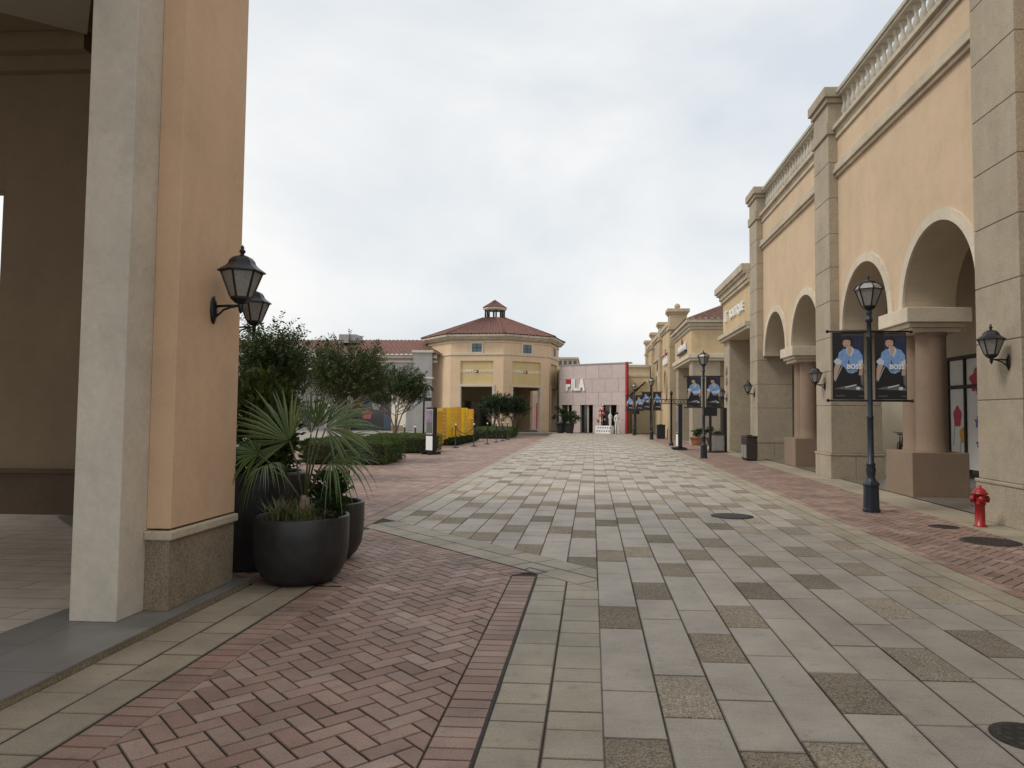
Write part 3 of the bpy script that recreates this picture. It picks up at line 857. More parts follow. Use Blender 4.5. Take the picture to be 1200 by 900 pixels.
q = MB(); fbox(q, .02, FL - .02, -.42, -6, 3.0, 3.2); fbox(q, .02, FL - .02, -3.4, -3.6, .03, 2.99); fbox(q, 1.6, 1.8, -.45, -3.39, .03, 2.99); fbox(q, 3.7, 3.9, -.45, -3.39, .03, 2.99); q.build('interior', M['shop_in'], pk)
q = MB(); fbox(q, FL - .3, FL, -.41, -6, 0, H1 - .02); fbox(q, 0, .3, -.41, -6, 0, H1 - .02); q.build('side_wall', M['tan_r'], pk)
for a, b in ops:
    f_ = MB()
    fbox(f_, a, a + .09, .02, -.1, .02, DT - .02); fbox(f_, b - .09, b, .02, -.1, .02, DT - .02); fbox(f_, (a + b) / 2 - .04, (a + b) / 2 + .04, -.2, -.28, .02, DT - .02)
    f_.build('door_frame', M['cream'], pk)
    f_ = MB(); fbox(f_, a + .1, (a + b) / 2 + .1, -.31, -.33, .03, DT - .02); f_.build('door_glass', M['glass'], pk)
# rear wing seen through the octagon
q = MB(); q.box(-8, 2, 73, 73.3, 0, 5.4); q.build('rear_wing', M['pink'], pk)
q = MB(); q.box(-5.6, -5.2, 72.9, 72.998, 0, 2.6); q.box(-5.19, -4.3, 72.9, 72.95, 0, 2.6, 1); q.build('rear_door', [M['redsign'], M['glass']], pk)
sg = thing('shop_sign', 'white and red raised FILA letters on pink wall', 'sign', fp(2.2, .05, 3.5), world=True)
u = 1.5 / 3.6
def fpoly(mb, pts, mi=0):
    n = len(pts)
    vs = [fp(.75 + x * .575, .03, 3.45 + y * .86) for x, y in pts] + [fp(.75 + x * .575, .12, 3.45 + y * .86) for x, y in pts]
    fs = [tuple(range(n)), tuple(reversed(range(n, 2 * n)))] + [(i, i + n, (i + 1) % n + n, (i + 1) % n) for i in range(n)]
    mb.add(vs, fs, mi)
# lettering is built on the wall's own axis: F (red top bar), I, L, A
q = MB()
fpoly(q, [(.0, .64), (.0, 0), (.28, 0), (.28, .36), (.70, .36), (.78, .64)])
fpoly(q, [(.95, 1.12), (.95, .0), (1.2, 0), (1.2, 1.12)])
fpoly(q, [(1.32, 1.12), (1.32, .15), (1.45, 0), (2.12, 0), (2.12, .24), (1.57, .24), (1.57, 1.12)])
fpoly(q, [(2.18, 0), (2.56, 1.12), (2.90, 1.12), (3.3, 0), (3.0, 0), (2.9, .28), (2.58, .28), (2.48, 0)])
q.build('white_letters', M['white_sign'], sg)
q = MB(); fpoly(q, [(.0, 1.12), (.0, .665), (.80, .665), (.88, 1.12)]); q.build('red_bar', M['redsign'], sg)

# far block behind
fb = thing('distant_block', 'distant brownish block peeping over the pink store', 'building', (-2, 95, 0), world=True)
q = MB(); q.box(-4.6, -1.9, 95, 105, 0, 8.7); q.build('wall', M['tan_r'], fb)
q = MB(); q.box(-4.7, -1.8, 94.9, 105, 8.7, 8.95); q.build('roof_slab', M['trim'], fb)
q = MB()
for k in range(4): q.box(-4.4 + k * .65, -4.0 + k * .65, 94.96, 94.999, 7.8, 8.5)
q.build('window_band', M['glass'], fb)

# ------------------------------------------------------------------ octagon
oc = thing('octagon_pavilion', 'apricot octagonal pavilion with red tile roof and cupola', 'building', (-8.7, 64, 0), world=True)
OC = Vector((-8.7, 64)); OR_ = 5.85
def ov(k, r=OR_):
    a = R(15 + 45 * k); return Vector((OC.x + r * math.sin(a), OC.y - r * math.cos(a)))
FACES = range(-2, 6)
def oface(k):
    a, b = ov(k), ov(k + 1); d = (b - a).normalized(); n = Vector((d.y, -d.x)); return a, b, d, n, (b - a).length
def obx(mb, k, s0, s1, d0, d1, z0, z1, mi=0):
    a, b, d, n, L = oface(k)
    P = lambda s, dd, z: (*(a + d * s + n * dd), z)
    mb.add([P(s0, d0, z0), P(s1, d0, z0), P(s1, d1, z0), P(s0, d1, z0), P(s0, d0, z1), P(s1, d0, z1), P(s1, d1, z1), P(s0, d1, z1)],
           [(3, 2, 1, 0), (4, 5, 6, 7), (0, 1, 5, 4), (1, 2, 6, 5), (2, 3, 7, 6), (3, 0, 4, 7)], mi)
oL = oface(0)[4]
OA, OB2, OT = .85, oL - .85, 3.68
wl = MB()
for k in FACES:
    op = k in (-1, 0, 1, 2)
    if op:
        oa, ob = (OA, OB2) if k < 2 else (.25, oL - .2)
        obx(wl, k, 0, oa, 0, -.45, 0, 7.6); obx(wl, k, ob, oL, 0, -.45, 0, 7.6); obx(wl, k, oa, ob, -.12, -.45, OT, 5.8, 1); obx(wl, k, oa, ob, 0, -.45, 5.801, 7.6)
    else:
        obx(wl, k, 0, oL, 0, -.45, 0, 7.6)
wl.build('wall', [M['octo'], M['olive_panel']], oc)
for (z0, z1, r0) in ((6.28, 6.42, 5.93), (7.3, 7.42, 5.92)):
    tr = MB(); tr.prism([tuple(ov(k, r0)) for k in range(8)], 'Z', z0, z1); tr.build('cream_band', M['cream'], oc)
for k in FACES:
    if k in (-1, 0, 1):
        tr = MB(); obx(tr, k, OA - .16, OA + .06, .06, -.2, 0, OT + .02); obx(tr, k, OB2 - .06, OB2 + .16, .06, -.2, 0, OT + .02); obx(tr, k, OA - .16, OB2 + .16, .07, -.2, OT + .021, OT + .2)
        tr.build('doorway_trim', M['cream'], oc)
cn = MB()
for (r0, z0, z1) in ((6.15, 7.55, 7.66), (6.26, 7.662, 7.78), (6.38, 7.782, 7.95)):
    cn.prism([tuple(ov(k, r0)) for k in range(8)], 'Z', z0, z1)
cn.build('eave_cornice', M['trim'], oc)
rf = MB()
for k in range(8):
    a, b, c, d = ov(k, 6.42), ov(k + 1, 6.42), ov(k + 1, 1.05), ov(k, 1.05)
    tiled_roof(rf, [(a.x, a.y, 7.95), (b.x, b.y, 7.95), (c.x, c.y, 9.9), (d.x, d.y, 9.9)], 15, .07, 8)
roof = rf.build('tile_roof', M['roof'], oc, recalc=False)
rg = MB()
for k in range(8):
    a, d = ov(k, 6.46), ov(k, 1.0); rg.tube([(a.x, a.y, 8.0), (d.x, d.y, 9.98)], .09, 8)
rg.build('hip_ridge', M['roof'], roof)
for k in (0, 1, -1):
    w = MB(); obx(w, k, oL / 2 - .42, oL / 2 + .42, .015, -.1, 6.52, 7.22); win = w.build('window', M['blueglass'], oc)
    w = MB()
    for (s0, s1, z0, z1) in ((-.56, -.42, 6.42, 7.3), (.42, .56, 6.42, 7.3), (-.42, .42, 6.421, 6.52), (-.42, .42, 7.22, 7.299)):
        obx(w, k, oL / 2 + s0, oL / 2 + s1, .075, -.05, z0, z1)
    w.build('window_frame', M['cream'], win)
    w = MB(); obx(w, k, oL / 2 - .02, oL / 2 + .02, .03, .0, 6.52, 7.22); obx(w, k, oL / 2 - .42, oL / 2 + .42, .03, .0, 6.85, 6.89); w.build('glazing_bar', M['frame_dk'], win)
cp = MB()
for k in range(8):
    p = ov(k, .84); cp.tube([(p.x, p.y, 9.8), (p.x, p.y, 10.75)], .085, 6)
cp.prism([tuple(ov(k, .92)) for k in range(8)], 'Z', 9.75, 10.0)
cup = cp.build('cupola', M['frame_dk'], oc)
c2 = MB(); c2.prism([tuple(ov(k, 1.06)) for k in range(8)], 'Z', 10.75, 10.9); c2.prism([tuple(ov(k, .97)) for k in range(8)], 'Z', 10.67, 10.749); c2.build('cupola_cornice', M['cream'], cup)
c3 = MB()
for k in range(8):
    a, b = ov(k, 1.1), ov(k + 1, 1.1); tiled_roof(c3, [(a.x, a.y, 10.9), (b.x, b.y, 10.9), (OC.x, OC.y, 11.6), (OC.x, OC.y, 11.6)], 5, .04, 3)
c3.build('cupola_roof', M['roof'], cup, recalc=False)
ins = MB(); ins.prism([tuple(ov(k, 5.5)) for k in range(8)], 'Z', 3.95, 4.1)
a, b = Vector((-13.5, 64.5)), Vector((-6.9, 67.5))
ins.bar((-13.2, 63.2, 2), (-7.2, 66.9, 2), .25, 3.9)
ins.build('inside_wall', M['soffit'], oc)
sh = MB(); sh.bar((-11.6, 63.9, 1.35), (-8.6, 65.75, 1.35), .12, 2.5); sh.v = [(x + .1, y - .22, z) for x, y, z in sh.v]; shw = sh.build('shopfront', M['glass'], oc)
s2 = MB(); s2.bar((-10.1, 64.45, 2.28), (-9.4, 64.88, 2.28), .06, .12); s2.build('lit_sign_strip', M['white'], shw)
for k, lab in ((-1, 'gold TOMMY HILFIGER lettering with small flag on pavilion front'), (0, 'gold TOMMY HILFIGER lettering on the right-hand face of the pavilion')):
    a, b, d, n, L = oface(k); c = a + d * (L / 2) - n * .1
    sg = thing('shop_sign', lab, 'sign', (c.x, c.y, 4.85), world=True, group='lettering on the octagon pavilion')
    t = MB()
    for word, s in (('TOMMY', -.86), ('HILFIGER', .84)):
        pos = c + d * s
        place_text(text_mb(word, .31, .02, .004, .92 if word == 'TOMMY' else .86, 1.22), (pos.x, pos.y, 4.95), (d.x, d.y, 0), (0, 0, 1), 0, t)
    t.build('lettering', M['white_sign'], sg)
    fm = MB(); z0 = 4.84
    for (s0, s1, za, zb, mi) in ((-.19, .11, .0, .2, 0), (-.18, -.04, .045, .155, 1), (-.04, .10, .045, .155, 2)):
        P = lambda s, dd, z: (*(c + d * s + n * dd), z)
        dd = .03 + .006 * mi
        fm.add([P(s0, dd, z0 + za), P(s1, dd, z0 + za), P(s1, dd, z0 + zb), P(s0, dd, z0 + zb)], [(0, 1, 2, 3)], mi)
    fm.build('flag_emblem', [M['navy'], M['white_sign'], M['redsign']], sg, recalc=False)

# ------------------------------------------------------------------ grey building on the left
gb = thing('grey_tile_roof_building', 'long grey building with red tile roof left of the pavilion', 'building', (-20, 62, 0), world=True)
YG = 60.2
q = MB(); q.box(-40, -13.4, YG, YG + .4, 3.2, 6.1); q.box(-40, -22.6, YG, YG + .4, 0, 3.199); q.box(-15.6, -13.4, YG, YG + .4, 0, 3.199); q.build('wall', M['grey_r'], gb)
q = MB(); q.box(-40.2, -13.0, YG - .2, YG + .4, 6.102, 6.4); q.box(-40.2, -13.0, YG - .1, YG - .002, 5.75, 5.9); q.build('eave_trim', M['cream'], gb)
q = MB(); q.box(-14.95, -13.35, YG - .5, YG - .002, 0, 6.55); q.build('corner_pier', M['grey_r'], gb)
q = MB(); q.box(-15.05, -13.25, YG - .6, YG + .02, 6.552, 6.75); q.box(-15.05, -13.25, YG - .56, YG - .003, 4.35, 4.52); q.build('pier_trim', M['white_r'], gb)
q = MB(); q.box(-22.6, -15.6, YG + 1.2, YG + 1.3, 0, 3.199); q.build('shopfront_glass', M['glass'], gb)
q = MB(); q.box(-16.9, -15.602, YG + .2, YG + 1.19, .45, 3.19); q.box(-16.9, -15.602, YG + .19, YG + 1.19, 0, .448, 1); q.build('cream_panel', [M['cream_wall'], M['stone_d']], gb)
q = MB(); q.box(-17.8, -17.0, YG + 1.1, YG + 1.199, .1, 3.0); q.build('blue_door', M['blueglass'], gb)
q = MB()
for (cx, cz, rr, mi) in ((-20.3, 2.0, .55, 0), (-21.4, 1.5, .5, 1), (-19.3, 1.4, .45, 1), (-18.5, 2.1, .35, 2), (-20.9, 2.6, .35, 2)):
    n = 24
    q.add([(cx + rr * (1 + .15 * math.sin(5 * 2 * PI * k / n)) * math.cos(2 * PI * k / n), YG + 1.19 - .002 * mi, cz + rr * (1 + .15 * math.sin(5 * 2 * PI * k / n)) * math.sin(2 * PI * k / n)) for k in range(n)], [tuple(range(n))], mi)
q.build('flower_print', [M['p_or'], M['pinkred'], M['poster']], gb, recalc=False)
q = MB(); tiled_roof(q, [(-40.2, YG - .42, 6.36), (-12.6, YG - .42, 6.36), (-15.2, YG + 4, 8.0), (-40.2, YG + 4, 8.0)], 70, .07, 8)
tiled_roof(q, [(-12.6, YG - .42, 6.36), (-12.6, YG + 8, 6.36), (-15.2, YG + 4.2, 8.0), (-15.2, YG + 4, 8.0)], 18, .07, 6)
q.build('tile_roof', M['roof'], gb, recalc=False)
q = MB(); q.prism([(-30, 5.2), (-20.6, 5.2), (-21.0, 5.6), (-25, 7.4), (-29.6, 5.6)], 'Y', YG - 1.6, YG - .25); q.box(-29, -28, YG - 1.5, YG - .21, 0, 5.198); q.box(-22, -21, YG - 1.5, YG - .21, 0, 5.198); q.build('gabled_porch', M['grey_r'], gb)
q = MB(); q.box(-30.1, -20.5, YG - 1.75, YG - 1.601, 5.0, 5.25); q.build('porch_trim', M['cream'], gb)
q = MB(); q.box(-22.2, -20.7, YG + 2, YG + 4, 7.6, 8.35); q.build('roof_plant_box', M['grey_metal'], gb)

# ------------------------------------------------------------------ LEFT: portico
pt = thing('portico_building', 'peach portico with white corner column and dark inner walls', 'building', (-4, 5, 0), world=True)
PXF, PYN, PYF = -3.16, 5.33, 6.31
ZP = .05
q = MB(); q.box(-3.70, -3.35, 5.02, 5.72, ZP, 9); q.build('white_column', M['white_r'], pt, bevel=.008)
q = MB(); q.box(-3.349, PXF, PYN, PYF, .66, 9); q.box(-3.66, -3.351, 5.721, PYF, ZP, 9); q.build('pier_wall', M['peach_l'], pt, bevel=.006)
q = MB(); q.box(-3.349, PXF + .0, PYN - .005, PYF + .0, ZP, .575); pl = q.build('plinth', M['granite'], pt, bevel=.006)
q = MB(); q.box(-3.349, PXF + .03, PYN - .035, PYF + .02, .577, .645); q.build('plinth_ledge', M['trim'], pl, bevel=.012)
# second pier further along, set back
q = MB(); q.box(-5.4, -4.36, 7.75, 8.0, 0, 3.0); q.box(-5.4, -4.201, 8.001, 8.36, 0, 3.0); q.build('rear_pier', M['peach_l'], pt)
# inner room: octagonal back walls, wainscot, opening, ceiling with turned panels
YK = 10.05
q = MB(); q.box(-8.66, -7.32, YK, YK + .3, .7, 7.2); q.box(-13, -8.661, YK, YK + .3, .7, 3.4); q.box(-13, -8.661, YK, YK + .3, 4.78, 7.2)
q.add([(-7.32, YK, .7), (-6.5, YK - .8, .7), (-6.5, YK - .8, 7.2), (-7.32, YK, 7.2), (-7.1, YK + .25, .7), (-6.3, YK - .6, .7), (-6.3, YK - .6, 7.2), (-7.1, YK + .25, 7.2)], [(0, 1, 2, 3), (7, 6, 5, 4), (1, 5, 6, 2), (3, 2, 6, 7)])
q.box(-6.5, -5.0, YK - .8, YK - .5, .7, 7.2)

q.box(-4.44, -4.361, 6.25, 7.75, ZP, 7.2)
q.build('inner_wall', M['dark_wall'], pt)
for ya, yb in ((-3, -2), (2.5, 3.2), (8.8, YK)):
    MB().box(-13.3, -13.001, ya, yb, 0, 6.999).build('side_pier', M['dark_wall'], pt)
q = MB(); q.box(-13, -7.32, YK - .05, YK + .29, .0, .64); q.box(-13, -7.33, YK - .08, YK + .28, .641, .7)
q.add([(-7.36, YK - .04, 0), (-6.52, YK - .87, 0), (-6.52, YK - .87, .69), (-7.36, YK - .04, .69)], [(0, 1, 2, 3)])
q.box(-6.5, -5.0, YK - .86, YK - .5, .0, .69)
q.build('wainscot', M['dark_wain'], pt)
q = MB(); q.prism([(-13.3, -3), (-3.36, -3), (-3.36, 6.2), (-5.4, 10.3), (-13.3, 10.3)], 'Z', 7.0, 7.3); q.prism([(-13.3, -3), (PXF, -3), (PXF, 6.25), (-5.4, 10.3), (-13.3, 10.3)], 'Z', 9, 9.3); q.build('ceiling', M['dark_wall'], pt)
q = MB(); q.box(-13, -7.3, YK - .14, YK - .001, 6.5, 6.72); q.box(-13, -7.3, YK - .3, YK - .001, 6.722, 6.99); q.build('crown_moulding', M['dark_wall'], pt)
cpn = MB(); rot = Matrix.Rotation(R(38), 3, 'Z')
for i in range(-4, 5):
    for j in range(-4, 5):
        c = Vector((-7.6, 6.6, 6.93)) + rot @ Vector((i * 1.5, j * 1.5, 0))
        if -12.2 < c.x < -4.4 and -2 < c.y < 9.0: cpn.obox(c, (1.42, 1.42, .06), rot)
cpn.build('ceiling_panel', M['ceil'], pt)
q = MB(); q.box(-3.36, PXF, -3, 1.6, ZP, 9); q.build('near_pier', M['peach_l'], pt)
q = MB(); q.box(-3.7, PXF, 1.6, 5.02, 7.3, 9); q.build('lintel', M['peach_l'], pt)
q = MB(); q.box(-13.2, -3.05, -3, 6.40, -.015, ZP - .012, 0); q.box(-13.2, -5.2, 6.4, 10.3, -.015, ZP - .012, 0); q.box(-7.6, -4.3, 6.421, 10.3, ZP - .0118, ZP - .0005, 1)
q.box(-3.95, -3.04, -3, 6.42, ZP - .0118, ZP, 1)
q.prism([(-3.952, -3), (-3.952, 6.3), (-6.0, 8.35), (-7.5, 9.85), (-7.5, 10.3), (-13.2, 10.3), (-13.2, -3)], 'Z', ZP - .0116, ZP + .001, 2)
struct(q.build('portico_floor', [M['stone_d'], M['porch_dk'], M['porch_lt']]))

# ------------------------------------------------------------------ lanterns
def lantern_parts(root, z0, sc_, n=6, glazed_roof=False):
    """n-sided lantern standing on z0; sc_ scales it"""
    S = sc_; a0 = R(30)
    def L(r, z): return (r * S, z0 + z * S)
    fr = MB()
    fr.lathe([L(.02, -.05), L(.05, -.04), L(.095, .0), L(.098, .02)], n, a0=a0, smooth=False)
    rb, rt, zb, zt = .098, .185, .02, .255
    for k in range(n):
        a = a0 + 2 * PI * k / n
        fr.bar((rb * S * math.cos(a), rb * S * math.sin(a), z0 + zb * S), (rt * S * math.cos(a), rt * S * math.sin(a), z0 + zt * S), .014 * S)
    fr.lathe([L(.178, .25), L(.2, .252), L(.2, .262), L(.178, .264)], n, a0=a0, smooth=False, cap=False)
    frame = fr.build('lantern_frame', M['black'], root)
    g = MB(); g.lathe([L(rb - .006, zb), L(rt - .006, zt)], n, a0=a0, smooth=False, cap=False); g.build('lantern_glass', M['frost'], root)
    rf = MB()
    if not glazed_roof:
        rf.lathe([L(.215, .255), L(.215, .266), L(.15, .31), L(.125, .335), L(.115, .365), L(.09, .395), L(.05, .412), L(.02, .418)], n * 2 if False else n, a0=a0, smooth=False)
        rf.lathe([L(.05, .405), L(.02, .42), L(.016, .435), L(.026, .445), L(.03, .458), L(.022, .47), L(.012, .478), L(.018, .49), L(.012, .503), L(.0, .52)], 10)
        rf.build('lantern_roof', M['black'], root)
    else:
        for k in range(n):
            a = a0 + 2 * PI * k / n; ca, sa = math.cos(a), math.sin(a)
            rf.tube([(r_ * S * ca, r_ * S * sa, z0 + z_ * S) for r_, z_ in ((.205, .26), (.175, .31), (.13, .345), (.085, .36))], .009 * S, 6)
        rf.lathe([L(.095, .355), L(.1, .37), L(.07, .39), L(.04, .4), L(.018, .41), L(.012, .43), L(.022, .445), L(.012, .46), L(.0, .48)], 12)
        rf.build('lantern_roof', M['black'], root)
        g = MB(); g.lathe([L(.195, .262), L(.166, .308), L(.122, .341), L(.085, .356)], n, a0=a0, smooth=False, cap=False); g.build('roof_glass', M['frost'], root)

wlamp = thing('wall_lantern', 'large black wall lantern nearest the camera on the peach pier', 'wall lamp', (PXF, 5.84, 2.39), 0, 'black wall lanterns')
# local: wall plane at x=0, arm towards +x
q = MB()
q.lathe([(.0, .0), (.055, .0), (.06, .012), (.045, .02), (.03, .035), (.0, .036)], 14)
q.v = [(z, y * .8, x * 2.0) for x, y, z in q.v]
q.build('wall_plate', M['black'], wlamp)
q = MB(); q.tube([(.02, 0, .03), (.12, 0, .035), (.24, 0, .035)], .011, 8)
q.tube([(.02, 0, -.06), (.06, 0, -.03), (.09, 0, .0), (.15, 0, .022), (.2, 0, .03)], .009, 8)
q.lathe([(.0, -.035), (.012, -.02), (.02, .0), (.024, .04), (.02, .06), (.024, .075)], 10, (.24, 0, 0))
q.build('arm', M['black'], wlamp)
lr = MB()
tmp = bpy.data.objects.new('lantern', None)
def lantern_at(root, cx, z0, s, glazed=False):
    before = set(COL.objects)
    lantern_parts(root, z0, s, 6, glazed)
    for o in set(COL.objects) - before:
        for v in o.data.vertices: v.co.x += cx
lantern_at(wlamp, .24, .09, .88)
for (loc, rz, lab) in [((-4.2, 8.25, 2.50), 0, 'black wall lantern half hidden behind the peach pier edge'),
                       ((5.9, 10.62, 2.33), PI, 'black wall lantern on near stone pillar above the hydrant'),
                       ((5.9, 18.75, 2.30), PI, 'black wall lantern on pillar beside the nearest banner lamp'),
                       ((5.9, 26.75, 2.30), PI, 'black wall lantern on pillar above the brown litter bin'),
                       ((5.95, 32.4, 2.25), PI, 'black wall lantern on the boutique porch pillar')]:
    dup(wlamp, loc, rz, lab)

# ------------------------------------------------------------------ street lamps and banners
sl_ = thing('street_lamp', 'nearest black street lamp, carrying two banners before the arcade', 'street lamp', (4.52, 12.1, 0), 0, 'black street lamps')
q = MB()
q.lathe([(.135, 0), (.135, .05), (.122, .06), (.115, .40), (.12, .42), (.13, .44), (.12, .47), (.09, .50)], 8, a0=R(22.5), smooth=False)
q.build('lamp_base', M['bluegrey'], sl_)
q = MB()
q.lathe([(.09, .50), (.075, .52), (.06, .56), (.07, .62), (.078, .68), (.062, .74), (.075, .76), (.075, .78), (.05, .80), (.048, 1.5), (.055, 1.52), (.055, 1.54), (.043, 1.56), (.04, 2.8), (.052, 2.82), (.052, 2.85), (.038, 2.88), (.036, 3.08), (.058, 3.1), (.06, 3.14), (.042, 3.16), (.042, 3.22), (.05, 3.25), (.03, 3.3)], 20)
q.build('pole', M['bluegrey'], sl_)
lantern_at(sl_, 0, 3.33, 1.12, True)
for zz in (2.93, 1.80):
    q = MB(); q.tube([(-.67, 0, zz), (.67, 0, zz)], .017, 10)
    for e in (-.67, .67): q.lathe([(0, -.03), (.022, -.02), (.028, 0), (.022, .02), (0, .03)], 10, (e, 0, zz))
    q.build('banner_rod', M['black'], sl_)

def ell(cx, cz, rx, rz, n=22, rot=0):
    return [(cx + rx * math.cos(2 * PI * k / n) * math.cos(rot) - rz * math.sin(2 * PI * k / n) * math.sin(rot), cz + rx * math.cos(2 * PI * k / n) * math.sin(rot) + rz * math.sin(2 * PI * k / n) * math.cos(rot)) for k in range(n)]
def make_banner(label, group):
    b = thing('banner', label, 'banner', (0, 0, 0), 0, group)
    W, H = .50, 1.09       # local: x across, z from 0 at the bottom rod
    c = MB()
    nx, nz = 8, 14
    vs = []; fs = []
    for side in (-.004, .004):
        for j in range(nz + 1):
            for i in range(nx + 1):
                x = -W / 2 + W * i / nx
                vs.append((x, side + .0015 * math.sin(i * 1.3 + j * .7), H * j / nz))
    n1 = (nx + 1) * (nz + 1)
    for j in range(nz):
        for i in range(nx):
            k = j * (nx + 1) + i
            fs.append((k, k + 1, k + nx + 2, k + nx + 1)); fs.append((n1 + k + nx + 1, n1 + k + nx + 2, n1 + k + 1, n1 + k))
    c.add(vs, fs); cloth = c.build('cloth', M['print_bk'], b, recalc=False)
    p = MB(); lay = [0]
    def pol(pts, mi):
        lay[0] += 1; y = -.0075 - .0004 * lay[0]
        p.add([(x * W / 1.0, y, z * H) for x, z in pts], [tuple(range(len(pts)))], mi)
    mats = [M['print_navy'], M['hair'], M['skin'], M['shirt'], M['shirt_lt'], M['print_bk'], M['print_gr'], M['white_sign']]
    pol([(-.22, .30), (.47, .30), (.47, .97), (-.22, .97)], 0)            # night-blue backdrop
    pol([(-.22, .965), (.47, .965), (.47, .972), (-.22, .972)], 6)
    pol([(.3, .30), (.48, .18), (.48, .5), (.36, .5)], 6)
    pol([(-.42, .2), (-.2, .50), (.38, .47), (.40, .17), (-.30, .15)], 5)   # black trousers
    pol([(-.47, .28), (-.41, .3), (-.23, .53), (-.36, .60), (-.46, .46)], 2)  # forearm
    pol([(.33, .36), (.44, .36), (.49, .52), (.38, .56), (.34, .46)], 2)
    pol([(-.36, .55), (-.30, .70), (-.14, .76), (.0, .74), (.14, .77), (.33, .74), (.45, .66), (.46, .56), (.34, .50), (.28, .42), (.12, .385), (-.02, .40), (-.12, .48), (-.2, .50)], 3)  # shirt
    pol([(-.47, .57), (-.36, .62), (-.22, .58), (-.24, .52), (-.40, .52)], 4)
    pol([(.30, .56), (.46, .60), (.46, .53), (.34, .50)], 4)
    pol([(-.08, .745), (.0, .66), (.1, .64), (.18, .74), (.12, .79), (-.04, .79)], 4)
    pol([(-.04, .72), (.03, .64), (.12, .73), (.1, .80), (-.02, .80)], 2)
    pol(ell(-.02, .875, .185, .075), 1)
    pol(ell(-.05, .845, .125, .065), 2)
    pol([(-.17, .875), (-.13, .93), (.05, .94), (.13, .90), (.1, .84), (.06, .885), (-.08, .895)], 1)
    pol([(-.11, .855), (-.07, .855), (-.07, .861), (-.11, .861)], 1); pol([(-.02, .855), (.03, .855), (.03, .861), (-.02, .861)], 1)
    pol([(-.085, .808), (-.02, .808), (-.03, .815), (-.075, .815)], 5)
    pol([(-.44, .27), (-.42, .27), (-.2, .49), (-.22, .49)], 4)
    pol([(-.02, .46), (.02, .42), (.03, .56), (.0, .6)], 5)
    pol([(-.48, .0), (.48, .0), (.48, .135), (-.48, .155)], 5)
    pol([(-.46, .155), (.47, .13), (.47, .17), (.1, .21), (-.2, .19), (-.4, .165)], 6)
    pol(ell(.3, .165, .07, .025), 4); pol([(-.1, .17), (.25, .21), (.24, .225), (-.12, .185)], 4)
    for x0, w in ((-.42, .3), (.32, .14)):
        pol([(x0, .045), (x0 + w, .045), (x0 + w, .056), (x0, .056)], 6)
    p.build('advert_print', mats, cloth, recalc=False)
    t = text_mb('BOSS', .105, .0012, .0035, .95, 1.05)
    place_text(t, (.09, -.0218, .53), (1, 0, 0), (0, 0, 1)).build('lettering', M['white_sign'], cloth)
    return b
ban = make_banner('left advertising banner of a man in blue shirt on the nearest street lamp', 'advertising banners on street lamps')
ban.location = (4.52 - .34, 12.1, 1.82)
dup(ban, (4.52 + .34, 12.1, 1.82), 0, 'right advertising banner of a man in blue shirt on the nearest street lamp')
lamps = [((3.98, 26.2, 0), 'second street lamp with two banners, before the boutique'),
         ((3.66, 45.0, 0), 'third street lamp from the camera, beside the pillared facade'),
         ((3.1, 53.5, 0), 'farthest street lamp, next to the red post of the pink store')]
words = ['second', 'third', 'farthest']
for (loc, lab), w in zip(lamps, words):
    dup(sl_, loc, 0, lab)
    for s, sd in ((-1, 'left'), (1, 'right')):
        dup(ban, (loc[0] + s * .34, loc[1], 1.82), 0, '%s blue-shirt banner on the %s street lamp from the camera' % (sd, w) if w != 'farthest' else '%s blue-shirt banner on the farthest street lamp' % sd)

# ------------------------------------------------------------------ hydrant, covers, bins, stands
hy = thing('fire_hydrant', 'red fire hydrant standing by the near stone pillar', 'hydrant', (5.5, 10.7, 0))
hy.scale = (.88, .88, 1)
q = MB()
q.lathe([(.10, 0), (.10, .02), (.075, .03), (.075, .30), (.09, .31), (.09, .335), (.08, .345), (.082, .43), (.09, .44), (.125, .455), (.128, .47), (.105, .48), (.09, .51), (.06, .535), (.03, .545), (.03, .575), (.0, .578)], 24)
q.build('barrel', M['red'], hy)
for a in (R(180), R(255), R(0)):
    q = MB().lathe([(.038, .05), (.038, .105), (.05, .108), (.05, .135), (.03, .137), (.02, .155), (0, .155)], 14)
    ca, sa = math.cos(a), math.sin(a)
    q.v = [(z * ca - x * sa, z * sa + x * ca, .385 + y) for x, y, z in q.v]
    q.build('nozzle', M['red'], hy)
q = MB(); q.tube([(-.14, -.01, .36), (-.15, -.03, .30), (-.12, -.05, .28)], .006, 6); q.build('chain', M['black_m'], hy)

def cover(name, x, y, r, label):
    o = thing(name, label, 'manhole cover', (x, y, 0), 0, 'round manhole covers')
    MB().lathe([(r, .0005), (r, .006), (r - .03, .007)], 32).build('rim', M['mortar'], o)
    q = MB().lathe([(r - .035, .002), (r - .035, .009), (r - .06, .0095)], 32)
    q.build('lid', M['iron'], o)
    return o
cover('manhole_cover', 2.15, 11.34, .32, 'dark round manhole cover set among grey slabs left of the lamp')
cover('manhole_cover', 2.12, 3.72, .17, 'small black manhole cover in the nearest slabs at right')
cover('manhole_cover', 4.95, 9.4, .34, 'large rusty manhole cover in the brick walk near the hydrant')
cover('manhole_cover', 4.95, 10.6, .2, 'small manhole cover in the brick walk, between hydrant and lamp')
cover('manhole_cover', -2.85, 6.62, .13, 'small drain cover at the foot of the round planter')

